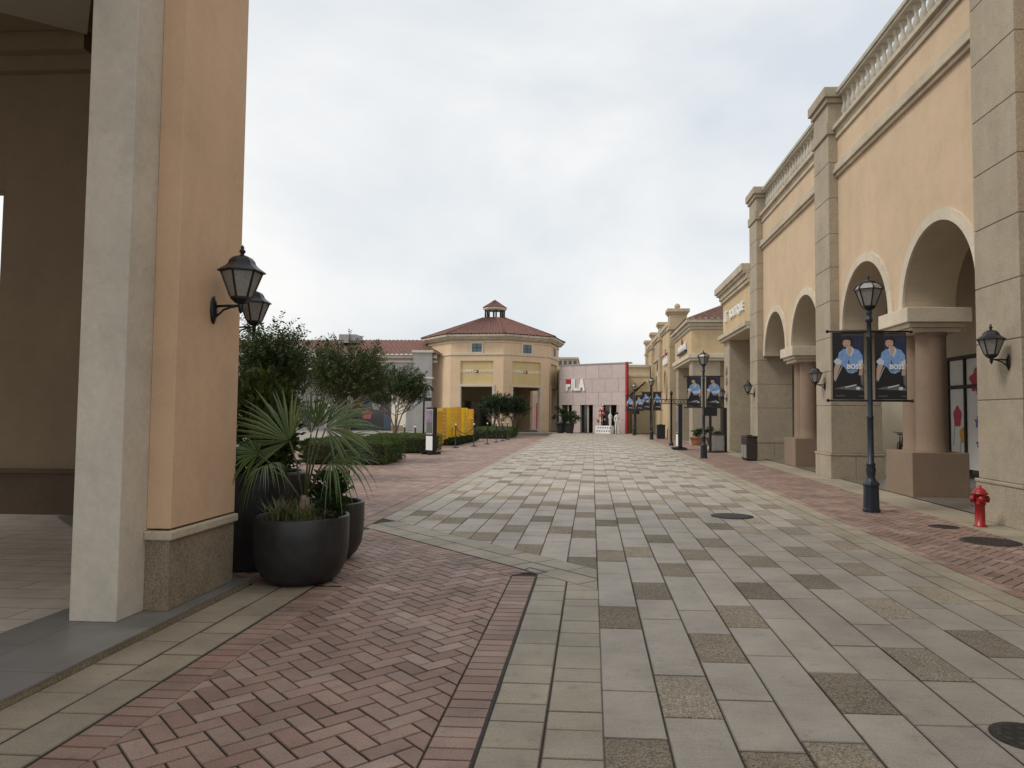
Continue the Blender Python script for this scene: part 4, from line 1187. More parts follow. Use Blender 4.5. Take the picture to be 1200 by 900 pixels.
def litter(label, loc, mats, w=.92, d=.36, h=.8):
    b = thing('litter_bin', label, 'bin', loc, 0, 'litter bins along the right walk')
    q = MB(); q.box(0, d, 0, w, .05, h); q.build('bin_body', mats[0], b, bevel=.012)
    q = MB(); q.box(-.012, -.001, .06, w / 2 - .03, .1, h * .66); q.box(-.012, -.001, w / 2 + .03, w - .06, .1, h * .66); q.build('bin_door', mats[1], b)
    q = MB(); q.box(-.01, -.001, .08, w / 2 - .05, h * .72, h * .92); q.box(-.01, -.001, w / 2 + .05, w - .08, h * .72, h * .92); q.build('bin_mouth', M['dark_in'], b)
    q = MB(); q.box(-.02, d + .02, -.02, w + .02, h + .001, h + .04); q.box(d * .3, d * .7, w * .35, w * .65, h + .041, h + .075); q.build('bin_lid', mats[0], b, bevel=.01)
    q = MB()
    for yy in (.05, w - .12):
        q.box(.03, d - .03, yy, yy + .07, 0, .049)
    q.build('bin_foot', M['black_m'], b)
    return b
litter('brown double litter bin beside the third arcade pillar', (5.22, 24.9, 0), (M['brown_bin'], M['grey_metal']))
litter('small dark litter bin far along the pillared facade', (4.15, 46.5, 0), (M['black_m'], M['brown_bin']), .6, .5, .85)
cb = thing('metal_cabinet', 'grey metal cabinet standing in front of the boutique pillar', 'cabinet', (4.98, 30.2, 0))
q = MB(); q.box(0, .45, 0, .45, .06, .72); q.build('cabinet_body', M['grey_metal'], cb, bevel=.01)
q = MB(); q.box(.03, .42, -.012, -.001, .1, .68); q.build('cabinet_door', M['grey_metal'], cb, bevel=.004)
q = MB(); q.box(-.02, .47, -.02, .47, .721, .75); q.box(.02, .43, .02, .43, 0, .059); q.build('cabinet_trim', M['brown_bin'], cb)
def post(label, loc, h, w=.1):
    b = thing('sign_stand', label, 'sign stand', loc, 0, 'slim black sign stands')
    q = MB(); q.box(-w / 2, w / 2, -w / 2, w / 2, .04, h); q.build('post', M['black_m'], b, bevel=.006)
    q = MB(); q.box(-.25, .25, -.2, .2, 0, .04); q.build('foot_plate', M['black_m'], b, bevel=.006)
    q = MB(); q.box(-.28, .28, -.03, .03, h, h + .36); q.build('sign_board', M['black_m'], b, bevel=.006)
    return b
post('slim black sign stand behind the second street lamp', (4.88, 30.35, 0), 1.5)
post('slim black sign stand behind the farthest street lamp', (3.35, 56.0, 0), 1.55)
bp_ = thing('black_post', 'tall black post beside the boutique pillar and grey cabinet', 'post', (5.5, 30.5, 0))
q = MB(); q.box(-.08, .08, -.06, .06, .03, 1.85); q.build('shaft', M['black_m'], bp_, bevel=.01)
q = MB(); q.box(-.13, .13, -.11, .11, 0, .03); q.build('foot_plate', M['black_m'], bp_)

def totem(label, loc, rz, h=2.0):
    t = thing('advertising_totem', label, 'advertising stand', loc, rz, 'upright advertising stands')
    q = MB(); q.box(-.09, .09, -.42, .42, .12, h); q.build('case', M['black_m'], t, bevel=.02)
    q = MB(); q.box(-.1, -.091, -.37, .37, .75, h - .08); q.build('poster_panel', M['poster'], t)
    q = MB(); q.box(-.105, -.101, -.34, .34, .78, 1.2, 0); q.box(-.105, -.101, -.34, .34, 1.203, h - .1, 1); q.build('poster_print', [M['print_gr'], M['mauve']], t)
    q = MB(); q.box(-.1, -.091, -.37, .37, .16, .68); q.build('lower_panel', M['white'], t)
    q = MB(); q.box(-.3, .3, -.40, -.3, .0, .1); q.box(-.3, .3, .3, .40, .0, .1); q.box(-.07, .07, -.3, .3, .03, .118); q.build('foot', M['black_m'], t, bevel=.01)
    return t
totem('black advertising totem with white panels on the right walk', (3.85, 32.4, 0), 0)
totem('black advertising totem at the end of the left hedge', (-5.95, 26.7, 0), R(52), 1.75).scale = (1, .5, 1)

gp = thing('ornate_signpost', 'black signpost with long fretwork arms before the tan facade', 'signpost', (3.95, 36.5, 0))
q = MB(); q.lathe([(.12, 0), (.12, .1), (.07, .16), (.055, .3), (.045, 2.2), (.07, 2.25), (.045, 2.3), (.04, 2.5), (.07, 2.55), (.08, 2.62), (.04, 2.7), (0, 2.76)], 14); q.build('pole', M['black'], gp)
for s in (-1, 1):
    q = MB(); L_ = 1.4 if s < 0 else .85
    q.bar((0, 0, 2.30), (s * L_, 0, 2.30), .03); q.bar((0, 0, 2.08), (s * L_, 0, 2.08), .03)
    n = int(L_ / .16)
    for k in range(n):
        x = s * (.08 + k * .16); q.bar((x, 0, 2.08), (x + s * .14, 0, 2.30), .022); q.bar((x, 0, 2.30), (x + s * .14, 0, 2.08), .022)
    q.build('fretwork_arm', M['black'], gp)

# stanchions with ropes
st = thing('stanchion', 'nearest black stanchion of the rope barrier by the yellow letters', 'stanchion', (-6.0, 31.8, 0), 0, 'rope barrier stanchions')
q = MB(); q.lathe([(.16, 0), (.16, .02), (.05, .05), (.022, .07), (.022, .92), (.03, .93), (.03, .98), (.02, .99)], 14); q.build('pole', M['black_m'], st)
MB().lathe([(0, .985), (.03, 1.0), (.04, 1.03), (.03, 1.06), (0, 1.075)], 12).build('ball_top', M['white'], st)
stp = [(-6.0, 31.8), (-5.45, 33.4), (-5.2, 36.0), (-5.05, 38.2), (-4.95, 40.2), (-4.9, 42.0)]
nth = ['', 'second', 'third', 'fourth', 'fifth', 'farthest']
for k, p in enumerate(stp):
    if k: dup(st, (*p, 0), 0, '%s black stanchion of the rope barrier by the yellow letters' % nth[k])
    if k + 1 < len(stp):
        a, b = Vector((*p, .92)), Vector((*stp[k + 1], .92))
        rp = thing('barrier_rope', 'sagging black rope from the %s to the %s barrier stanchion' % (nth[k] or 'nearest', nth[k + 1]), 'rope', tuple(p) + (0,), 0, 'barrier ropes', world=True)
        q = MB(); q.tube([a.lerp(b, t / 10) - Vector((0, 0, .3 * (1 - (t / 5 - 1) ** 2))) for t in range(11)], .016, 6); q.build('rope', M['black_m'], rp)
        q = MB()
        for e in (a, b): q.lathe([(.022, -.02), (.022, .02)], 8, e)
        q.build('hook', M['grey_metal'], rp)
bo = thing('bollard', 'left one of two small posts before the grey building', 'bollard', (-12.0, 46, 0), 0, 'small posts before the grey building')
MB().lathe([(.09, 0), (.09, .05), (.06, .08), (.06, .75), (.0, .78)], 12).build('shaft', M['black_m'], bo)
MB().lathe([(.065, .6), (.065, .72)], 12, cap=False).build('reflective_band', M['white'], bo)
dup(bo, (-11.3, 46, 0), 0, 'right one of two small posts before the grey building')
cc = thing('camera_pole', 'thin dark pole with camera arm behind the left totem', 'pole', (-6.6, 28.2, 0))
q = MB(); q.tube([(0, 0, 0), (0, 0, 2.35), (.05, 0, 2.55), (.2, 0, 2.62), (.33, 0, 2.5)], .035, 10); q.build('pole', M['black_m'], cc)
q = MB(); q.box(-.03, .3, -.06, .06, 2.0, 2.14); q.build('camera_box', M['black_m'], cc, bevel=.01)
q = MB(); q.box(.28, .38, -.05, .05, 2.4, 2.5); q.build('lamp_head', M['black_m'], cc, bevel=.01)

# big yellow letter blocks (edge-on row)
shapes = [
    [(0, 0), (1.2, 0), (1.2, 1.55), (.9, 1.72), (.3, 1.72), (0, 1.55)],
    [(0, 0), (.35, 0), (.35, .7), (.85, .7), (.85, 0), (1.2, 0), (1.2, 1.75), (.0, 1.75)],
    [(0, 0), (1.2, 0), (1.2, 1.8), (.85, 1.8), (.85, .6), (.35, .6), (.35, 1.8), (0, 1.8)],
    [(0, 0), (.4, 0), (.6, .5), (.8, 0), (1.2, 0), (1.2, 1.75), (.8, 1.75), (.6, 1.2), (.4, 1.75), (0, 1.75)],
    [(0, 0), (1.2, 0), (1.2, 1.7), (.75, 1.7), (.75, 1.2), (0, 1.2)]]
ylab = ['nearest yellow letter block with a plain side and bulb-studded front', 'second yellow letter block, arch shaped', 'third yellow letter block, notched at the top', 'fourth yellow letter block, notched at top and bottom', 'farthest yellow letter block, stepped at the top']
for k, shp in enumerate(shapes):
    shp = [(u_ * .8, v_) for u_, v_ in shp]
    y0 = 33.9 + k * 1.42; x0 = -7.45 + k * .10
    b = thing('letter_block', ylab[k], 'display letter', (x0, y0, 0), 0, 'yellow letter blocks')
    q = MB(); q.prism([(u_, v_ + .06) for u_, v_ in shp], 'X', 0, .42); q.build('block', M['yellow'] if k % 2 else M['yellow_d'], b, bevel=.01)
    q = MB()
    for i in range(6):
        for j in range(9):
            u_, v_ = .1 + i * .2, .16 + j * .19
            q.lathe([(.03, 0), (.035, .02), (0, .045)], 6, (0, 0, 0))
            n = 18
            q.v[-n:] = [(.421 + z, u_ + x, v_ + y) for x, y, z in q.v[-n:]] if False else q.v[-n:]
    q = MB()
    import itertools
    def inside(u_, v_):
        c = False
        for i in range(len(shp)):
            (xa, ya), (xb, yb) = shp[i], shp[i - 1]
            if (ya > v_) != (yb > v_) and u_ < (xb - xa) * (v_ - ya) / (yb - ya) + xa: c = not c
        return c
    for i, j in itertools.product(range(7), range(10)):
        u_, v_ = .09 + i * .17, .1 + j * .18
        if inside(u_ + .05, v_) and inside(u_ - .05, v_):
            q.box(.421, .44, u_ - .018, u_ + .018, v_ + .04, v_ + .076)
    q.build('bulb_grid', M['warm'], b)
    q = MB(); q.box(-.05, .5, .02, .94, 0, .058); q.build('base_plate', M['black_m'], b)

# ------------------------------------------------------------------ vegetation
def leaf(mb, p, d, n, L, W, col, mi=0):
    """one leaf: pointed blade with a slight fold"""
    d = d.normalized(); s = d.cross(n)
    if s.length < 1e-4: s = d.orthogonal()
    s.normalize(); up = s.cross(d)
    mid = p + d * (L * .45)
    mb.add([p, mid + s * (W / 2) + up * (W * .12), p + d * L, mid - s * (W / 2) + up * (W * .12)], [(0, 1, 2, 3)], mi, col)
def rvec(rnd):
    while True:
        v = Vector((rnd.uniform(-1, 1), rnd.uniform(-1, 1), rnd.uniform(-1, 1)))
        if .05 < v.length < 1: return v.normalized()
def green(rnd, base, var=.35):
    k = rnd.uniform(1 - var, 1 + var); y = rnd.uniform(-.12, .18)
    return (base[0] * k * (1 + y), base[1] * k, base[2] * k * (1 - y))

def vase_tree(name, label, cat, loc, h, rad, seed, ntw=260, base=(.048, .075, .028), lsz=.085, group=None, crown0=.42, flowers=0):
    rnd = random.Random(seed)
    t = thing(name, label, cat, loc, 0, group)
    tk = MB(); cr = MB()
    ends = []
    ns = 5
    for k in range(ns):
        a = 2 * PI * k / ns + rnd.uniform(-.4, .4); lean = rnd.uniform(.12, .28)
        pts = [Vector((.06 * math.cos(a), .06 * math.sin(a), 0))]
        for i in range(1, 5):
            f = i / 4
            pts.append(Vector((math.cos(a) * (lean * f * f * rad * 1.6) + rnd.uniform(-.04, .04), math.sin(a) * (lean * f * f * rad * 1.6) + rnd.uniform(-.04, .04), f * h * .52)))
        tk.tube(pts, [.05, .043, .036, .03, .022], 7)
        for b in range(4):
            a2 = a + rnd.uniform(-1.2, 1.2); st_ = pts[-1].lerp(pts[-2], rnd.uniform(0, 1.2))
            e = st_ + Vector((math.cos(a2) * rnd.uniform(.3, .75) * rad, math.sin(a2) * rnd.uniform(.3, .75) * rad, rnd.uniform(.12, .3) * h))
            m = st_.lerp(e, .5) + Vector((0, 0, -.04 * h))
            tk.tube([st_, m, e], [.02, .015, .008], 6); ends.append(e)
    tk.build('trunk', M['bark'], t)
    zc = h * (crown0 + 1) / 2 ; hz = h * (1 - crown0) / 2
    for k in range(ntw):
        # twig roots through the crown volume, clumped
        v = rvec(rnd) * (rnd.random() ** .45)
        if rnd.random() < .6:
            e = rnd.choice(ends); q = e + Vector((rnd.gauss(0, .24 * rad), rnd.gauss(0, .24 * rad), rnd.gauss(0, .11 * h)))
        else:
            q = Vector((v.x * rad * .85, v.y * rad * .85, zc + v.z * hz * .8))
        if q.z < h * crown0 * .82: q.z = h * crown0 * .9 + rnd.random() * .2
        out = Vector((q.x, q.y, 0)); out = out.normalized() if out.length > .01 else rvec(rnd)
        d = (out * rnd.uniform(.3, 1.1) + Vector((0, 0, rnd.uniform(.45, 1.5))) + rvec(rnd) * .4).normalized()
        # stay inside an uneven outline
        ex = ((q.x / rad) ** 2 + (q.y / rad) ** 2) + ((q.z - zc) / hz) ** 2
        if ex > 1.25: continue
        L = rnd.uniform(.35, .85) * (h / 3.8) * (1.0 if ex < .8 else .7)
        shade = green(rnd, base, .3)
        nlf = int(L / .032)
        pos = q.copy(); dd = d.copy(); pts = [q.copy()]
        side = dd.orthogonal().normalized()
        for i in range(nlf):
            dd = (dd + Vector((0, 0, -.018)) + out * .006).normalized(); pos = pos + dd * (L / nlf)
            ld = (dd * .55 + (side if i % 2 else -side) * 1.0 + rvec(rnd) * .35 + Vector((0, 0, .15)))
            leaf(cr, pos, ld, rvec(rnd) + Vector((0, 0, 1.2)), lsz * rnd.uniform(.8, 1.3), lsz * .55, green(rnd, shade, .22))
            if i % 4 == 0: pts.append(pos.copy())
        if len(pts) > 2 and k % 2 == 0: cr.tube(pts, .005, 3, 1)
    for k in range(flowers):
        v = rvec(rnd); p = Vector((v.x * rad * .8, v.y * rad * .8, zc + v.z * hz * .8))
        for i in range(5): leaf(cr, p, rvec(rnd), rvec(rnd), .07, .06, (.5, .42, .42))
    cr.build('crown', [M['leaf'], M['stem']], t, recalc=False)
    return t

vase_tree('crape_myrtle', 'tallest feathery dark tree rising beside the peach pier edge', 'tree', (-7.25, 16.0, 0), 3.5, .70, 21, 760, crown0=.36, group='feathery trees on the left', lsz=.08)
vase_tree('crape_myrtle', 'broad feathery tree in the middle, above the fan palm', 'tree', (-7.65, 22.2, 0), 3.7, 1.0, 22, 820, base=(.058, .082, .027), crown0=.4, group='feathery trees on the left', lsz=.085, flowers=30)
vase_tree('crape_myrtle', 'rightmost feathery tree with bare pale trunk behind the hedge', 'tree', (-9.05, 33.0, 0), 3.6, 1.22, 23, 760, base=(.048, .074, .028), crown0=.44, group='feathery trees on the left', lsz=.1, flowers=25)
for k, (x, y, h, r_) in enumerate([(-5.9, 46.5, 2.75, .95), (-5.1, 47.5, 2.65, .95), (-6.6, 48.5, 2.6, .9)]):
    vase_tree('round_tree', ['left one of the three small round-crowned trees in front of the pavilion', 'right-hand small round-crowned tree, nearest the pavilion corner', 'rear small round-crowned tree against the pavilion doorway'][k] if k != 0 else 'middle small round-crowned tree before the pavilion opening', 'tree', (x, y, 0), h, r_, 40 + k, 380, base=(.022, .04, .018), lsz=.11, crown0=.45, group='small round trees before the pavilion')

def hedge(label, x0, x1, y0, y1, h, seed, n=7000, base=(.09, .14, .036), lsz=.05):
    rnd = random.Random(seed)
    t = thing('clipped_hedge', label, 'hedge', ((x0 + x1) / 2, (y0 + y1) / 2, 0), 0, 'low clipped hedges', world=True)
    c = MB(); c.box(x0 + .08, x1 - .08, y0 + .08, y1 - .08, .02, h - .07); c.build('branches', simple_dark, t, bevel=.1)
    m = MB(); cx, cy = (x0 + x1) / 2, (y0 + y1) / 2
    ax, ay, az = (x1 - x0) * (y1 - y0), (y1 - y0) * h * 2, (x1 - x0) * h * 2
    for k in range(n):
        r_ = rnd.random() * (ax + ay + az)
        if r_ < ax: p = Vector((rnd.uniform(x0, x1), rnd.uniform(y0, y1), h)); nn = Vector((0, 0, 1))
        elif r_ < ax + ay: s = rnd.choice((-1, 1)); p = Vector((x0 if s < 0 else x1, rnd.uniform(y0, y1), rnd.uniform(.03, h))); nn = Vector((s, 0, 0))
        else: s = rnd.choice((-1, 1)); p = Vector((rnd.uniform(x0, x1), y0 if s < 0 else y1, rnd.uniform(.03, h))); nn = Vector((0, s, 0))
        # rounded shoulders and bumps
        bump = .035 * math.sin(p.x * 5 + p.z * 3) * math.sin(p.y * 4.3 + 1)
        p += nn * (bump - abs(rnd.gauss(0, .035)))
        e = Vector((p.x - cx, p.y - cy, 0))
        if p.z > h - .1 and (abs(p.x - cx) > (x1 - x0) / 2 - .1 or abs(p.y - cy) > (y1 - y0) / 2 - .1): p.z -= .05
        d = nn + rvec(rnd) * .9 + Vector((0, 0, .4))
        leaf(m, p, d, rvec(rnd), lsz * rnd.uniform(.7, 1.4), lsz * .6, green(rnd, base, .4))
    m.build('foliage', M['leaf'], t, recalc=False)
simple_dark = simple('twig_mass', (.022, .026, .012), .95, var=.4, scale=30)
hedge('nearest low clipped hedge behind the fan palm', -8.6, -6.0, 20.9, 23.2, .72, 51, 9500)
hedge('second low clipped hedge ending at the black totem', -8.6, -6.15, 27.2, 29.5, .68, 52, 8500)
hedge('far low hedge beneath the small round trees', -7.2, -5.0, 43.5, 48.5, .62, 53, 6500, lsz=.075)
hedge('short dark hedge beneath the yellow letter blocks', -6.95, -6.3, 34.0, 40.5, .3, 54, 3500, base=(.03, .05, .02), lsz=.07)

# planters
def bowl(label, loc, r, h, name='round_planter'):
    t = thing(name, label, 'planter', loc, 0, 'dark planters beside the pier')
    q = MB(); s = r / .42
    q.lathe([(.24 * s, 0), (.28 * s, .01), (.345 * s, .07 * h / .62), (.395 * s, .17 * h / .62), (.415 * s, .30 * h / .62), (r, .45 * h / .62), (r, h - .012), (r - .006, h), (r - .03, h), (r - .036, h - .01), (r - .04, h - .1)], 56, cap=False)
    q.lathe([(0, .003), (.24 * s, .003)], 56, cap=False)
    q.build('pot', M['planter'], t)
    q = MB(); q.lathe([(r - .041, h - .07), (r * .6, h - .05), (r * .3, h - .04), (0, h - .035)], 40, cap=False); q.build('soil', M['soil'], t)
    return t
bowl('front round dark planter holding the fan palm', (-2.66, 6.60, 0), .42, .60)
bowl('round dark planter peeking out behind the front one', (-2.84, 7.62, 0), .42, .60)
tp = thing('tall_planter', 'tall dark cylinder planter in the corner behind the peach pier', 'planter', (-3.42, 7.28, 0), 0, 'dark planters beside the pier')
q = MB(); q.lathe([(.42, 0), (.44, .02), (.47, .90), (.47, .94), (.44, .94), (.43, .86)], 48, cap=False); q.lathe([(0, .003), (.42, .003)], 48, cap=False); q.build('pot', M['planter'], tp)
q = MB(); q.lathe([(.43, .87), (0, .9)], 32, cap=False); q.build('soil', M['soil'], tp)

def fan_leaf(mb, hub, d, n, L, nseg=26, spread=112, droop=.25, seed=0, base=(.05, .085, .024), split=.5):
    """palmate leaf: pleated segments joined to `split`, free and drooping beyond"""
    rnd = random.Random(seed)
    d = d.normalized(); n = (n - d * n.dot(d)).normalized(); s = n.cross(d).normalized()
    for k in range(nseg):
        th = R(-spread + 2 * spread * (k + .5) / nseg); dth = R(spread / nseg)
        Lk = L * (1 - .28 * (abs(th) / R(spread)) ** 2) * rnd.uniform(.92, 1.05)
        sag = droop * rnd.uniform(.4, 1.6); th += rnd.gauss(0, .03)
        col = green(rnd, base, .28)
        tipc = (.20, .15, .06) if rnd.random() < .22 else col
        rows = []
        for j, t in enumerate((.02, .3, split, .72, .86, 1.0)):
            ax = d * math.cos(th) + s * math.sin(th)
            p = hub + ax * (Lk * t)
            fall = max(0, t - .35)
            p = p + Vector((0, 0, -sag * L * fall * fall * 2.2)) - n * (.08 * L * t * t)
            if t <= split: w = math.tan(dth) * Lk * t * .92
            else: w = math.tan(dth) * Lk * split * (1 - (t - split) / (1 - split)) ** .85 * .88
            side = (-d * math.sin(th) + s * math.cos(th))
            rows.append((p - side * w, p + n * (w * .55 + .001), p + side * w))
        for ii, (a, b) in enumerate(zip(rows[:-1], rows[1:])):
            cc_ = tipc if ii == 4 else col
            mb.add([a[0], a[1], b[1], b[0]], [(0, 1, 2, 3)], 0, cc_); mb.add([a[1], a[2], b[2], b[1]], [(0, 1, 2, 3)], 0, tuple(c * .92 for c in cc_))

pm = thing('fan_palm', 'green fan palm with drooping split leaves in front round planter', 'palm', (-2.66, 6.60, .55), world=True)
tk = MB(); tk.tube([(-2.66, 6.60, .54), (-2.65, 6.60, .66), (-2.64, 6.60, .78)], [.06, .055, .035], 10); tk.build('trunk', M['bark'], pm)
V = Vector
leaves = [  # hub, blade direction, face normal, length, droop, spread
    (V((-2.80, 6.60, 1.28)), V((-.78, -.05, .50)), V((.25, -.95, .25)), .66, .12, 80),
    (V((-2.66, 6.76, 1.34)), V((-.05, .1, 1)), V((.05, -1, .1)), .50, .02, 40),
    (V((-2.54, 6.62, 1.40)), V((.10, -.1, 1)), V((.15, -1, .1)), .36, .05, 55),
    (V((-2.46, 6.60, 1.40)), V((.88, -.05, .28)), V((-.1, -.85, .5)), .58, .26, 78),
    (V((-2.36, 6.48, 1.10)), V((.9, -.2, .15)), V((-.2, -.5, .85)), .50, .55, 85),
    (V((-3.02, 6.44, 1.16)), V((-.55, -.25, .2)), V((.25, -.75, .6)), .36, .5, 85),
    (V((-2.92, 6.38, 1.06)), V((.25, -.6, .1)), V((-.2, -.4, .9)), .34, .75, 70),
    (V((-2.46, 6.92, 1.24)), V((.6, .6, .5)), V((-.3, -.5, .8)), .44, .35, 80)]
for i, (hub, d, n, L, dr_, sp_) in enumerate(leaves):
    m = MB(); fan_leaf(m, hub, d, n, L, 26, sp_, dr_, i, base=(.078, .128, .036) if i % 3 else (.105, .155, .06)); lf = m.build('fan_leaf', M['palm'], pm, recalc=False)
    s = MB(); a = V((-2.65, 6.60, .70)); mid = a.lerp(hub, .5) + V((0, 0, .07)); s.tube([a, mid, hub], [.012, .009, .007], 6); s.build('leaf_stalk', M['stem'], lf)

def grass_tuft(label, loc, n, L, seed, spread=.9, base=(.12, .13, .045)):
    rnd = random.Random(seed)
    t = thing('grass_tuft', label, 'grass plant', loc, 0)
    m = MB()
    for k in range(n):
        a = rnd.uniform(0, 2 * PI); tilt = rnd.uniform(.1, spread); p = V((rnd.gauss(0, .05), rnd.gauss(0, .05), 0))
        d = V((math.cos(a) * tilt, math.sin(a) * tilt, 1)).normalized(); s = d.cross(V((0, 0, 1))).normalized(); l = L * rnd.uniform(.6, 1.1); col = green(rnd, base, .4)
        p1 = p + d * l * .55; p2 = p + d * l + V((math.cos(a), math.sin(a), -.6)) * (l * .18)
        w = .006
        m.add([p - s * w, p + s * w, p1 + s * w * .8, p1 - s * w * .8], [(0, 1, 2, 3)], 0, col); m.add([p1 - s * w * .8, p1 + s * w * .8, p2], [(0, 1, 2)], 0, col)
    m.build('blades', M['palm'], t, recalc=False); return t
grass_tuft('yellowish grass tuft at the left side of the palm planter', (-2.76, 6.38, .54), 130, .30, 71)
grass_tuft('yellowish grass tuft right of the palm stem in the planter', (-2.54, 6.36, .54), 90, .27, 72)

def shrub(label, loc, rx, ry, rz, n, seed, lsz, base=(.035, .06, .02), name='leafy_shrub', long=False, group=None):
    rnd = random.Random(seed)
    t = thing(name, label, 'shrub', loc, 0, group)
    m = MB(); s = MB()
    clumps = [(rvec(rnd) * (rnd.random() ** .4)) for _ in range(max(8, n // 60))]
    clumps = [V((c.x * rx * .8, c.y * ry * .8, rz + c.z * rz * .85)) for c in clumps]
    for c in clumps:
        s.tube([(rnd.gauss(0, .04), rnd.gauss(0, .04), 0), c * .55 + V((0, 0, .02)), c], [.012, .008, .005], 5)
    for k in range(n):
        c = rnd.choice(clumps); p = c + V((rnd.gauss(0, .16 * rx), rnd.gauss(0, .16 * ry), rnd.gauss(0, .13 * rz)))
        out = (p - V((0, 0, rz * .7))).normalized()
        d = out + rvec(rnd) * .8 + V((0, 0, .3))
        leaf(m, p, d, rvec(rnd) + V((0, 0, .8)), lsz * rnd.uniform(.7, 1.3), lsz * (.28 if long else .5), green(rnd, base, .4))
    s.build('stems', M['bark'], t); m.build('foliage', M['leaf'], t, recalc=False)
    return t
shrub('tall dark shrub rising from the tall planter behind the pier', (-3.36, 7.22, .88), .50, .42, .52, 2000, 81, .10, base=(.062, .088, .02))
shrub('low glossy foliage filling the front of the tall planter', (-3.28, 7.02, .88), .36, .28, .16, 700, 82, .10, base=(.04, .06, .022), long=True)
shrub('small dark leafy bush at the right of the palm planter', (-2.40, 6.54, .53), .15, .17, .15, 520, 83, .055, base=(.03, .055, .018))
shrub('dark leafy bush in the planter behind the front one', (-2.8, 7.62, .53), .34, .34, .22, 900, 84, .07, base=(.03, .05, .018))
# terracotta pots by the tile-roofed shop, pots before the pink store
def far_pot(label, loc, r, h, mat, seed, ph, group):
    t = thing('flower_pot', label, 'planter', loc, 0, group)
    MB().lathe([(r * .7, 0), (r * .95, h * .6), (r, h * .85), (r * 1.06, h * .86), (r * 1.06, h), (r * .9, h), (r * .88, h * .85)], 20, cap=False).build('pot', mat, t)
    MB().lathe([(r * .9, h * .88), (0, h * .9)], 16, cap=False).build('soil', M['soil'], t)
    return t
far_pot('wide terracotta pot at the corner of the tile-roofed shop', (5.35, 37.2, 0), .38, .42, M['clay'], 1, .5, 'terracotta pots')
far_pot('terracotta pot to the right of the other one at the shop corner', (6.15, 37.3, 0), .34, .4, M['clay'], 2, .5, 'terracotta pots')
shrub('low shrub growing in the left terracotta pot', (5.35, 37.2, .36), .42, .4, .25, 420, 91, .12)
shrub('low shrub growing in the right terracotta pot', (6.15, 37.3, .34), .45, .4, .25, 420, 92, .12)
far_pot('dark grey pot at the pavilion corner, left of the pair', (-2.5, 57.6, 0), .36, .85, M['planter'], 3, .5, 'grey pots before the pink store')
far_pot('dark grey pot before the pink store, right of the pair', (-1.75, 57.3, 0), .36, .85, M['planter'], 4, .5, 'grey pots before the pink store')
shrub('tall loose plant in the left grey pot by the pavilion', (-2.5, 57.6, .78), .6, .5, .75, 420, 93, .2, base=(.045, .06, .025))
shrub('bushy green plant in the right grey pot by the pink store', (-1.6, 57.3, .78), .85, .6, .55, 620, 94, .2, base=(.035, .06, .02))

# ------------------------------------------------------------------ people and display at the pink store
def person(label, loc, rz, cloth, hair=True, arms=.25):
    t = thing('person', label, 'person', loc, rz)
    verts = [(0, 0, .95), (0, 0, 1.15), (0, 0, 1.38), (0, 0, 1.48), (0, -.01, 1.6),
             (.09, 0, .9), (.1, -.03, .5), (.1, 0, .08), (.1, -.12, .04),
             (-.09, 0, .9), (-.1, .03, .5), (-.1, .03, .08), (-.1, -.08, .04),
             (.17, 0, 1.38), (.22, .02, 1.12), (.2, -.12, .92), (-.17, 0, 1.38), (-.22, .02, 1.12), (-.2, -.10, .9)]
    edges = [(0, 1), (1, 2), (2, 3), (3, 4), (0, 5), (5, 6), (6, 7), (7, 8), (0, 9), (9, 10), (10, 11), (11, 12), (2, 13), (13, 14), (14, 15), (2, 16), (16, 17), (17, 18)]
    rad = [.13, .115, .13, .055, .095, .09, .065, .042, .04, .09, .065, .042, .04, .06, .045, .032, .06, .045, .032]
    me = bpy.data.meshes.new('body'); me.from_pydata(verts, edges, [])
    o = bpy.data.objects.new('body', me); COL.objects.link(o); o.parent = t
    md = o.modifiers.new('Skin', 'SKIN')
    if not me.skin_vertices: 
        bpy.context.view_layer.objects.active = o
    sk = me.skin_vertices[0] if me.skin_vertices else me.attributes.new and None
    if me.skin_vertices:
        for i, r_ in enumerate(rad): me.skin_vertices[0].data[i].radius = (r_, r_ * .85)
        me.skin_vertices[0].data[0].use_root = True
    sb = o.modifiers.new('Subdivision', 'SUBSURF'); sb.levels = 1; sb.render_levels = 2
    me.materials.append(cloth)
    if hair:
        MB().lathe([(0, .06), (.1, .04), (.115, -.02), (.1, -.1), (.06, -.13)], 14, (0, .02, 1.64), cap=False).build('hair', M['hair'], t)
    return t
person('person in white clothes with dark hair by the red post', (1.95, 57.0, 0), .4, M['white'])
ds = thing('display_plinth', 'patterned white display plinth before the pink store window', 'display', (1.0, 57.4, 0), R(-33))
q = MB(); q.box(-.7, .7, -.3, .3, 0, .62); q.build('plinth_body', M['white'], ds, bevel=.02)
q = MB()
for i in range(6):
    for j in range(2):
        x = -.55 + i * .22 + (.1 if j else 0); z = .16 + j * .26; q.box(x, x + .1, -.308, -.301, z, z + .1)
q.build('plinth_pattern', M['hair'], ds)
mq = person('white mannequin standing on the patterned display plinth', (1.42, 57.05, .62), .2, M['white'], hair=False); mq['category'] = 'mannequin'; mq.name = 'mannequin'; mq.scale = (.62, .62, .62)
bl = thing('balloon_cluster', 'red and white ball decoration hanging above the display plinth', 'decoration', (.75, 57.5, .62), world=False)
rnd = random.Random(9); q = MB()
for k in range(26):
    z = rnd.uniform(.2, 1.6); r_ = .36 * (1 - z / 2.0); a = rnd.uniform(0, 2 * PI); s = rnd.uniform(.08, .13)
    q.lathe([(0, -s), (s * .7, -s * .7), (s, 0), (s * .7, s * .7), (0, s)], 10, (r_ * math.cos(a), r_ * .5 * math.sin(a), z), mi=k % 3)
q.build('balls', [M['redsign'], M['pinkred'], M['white']], bl)
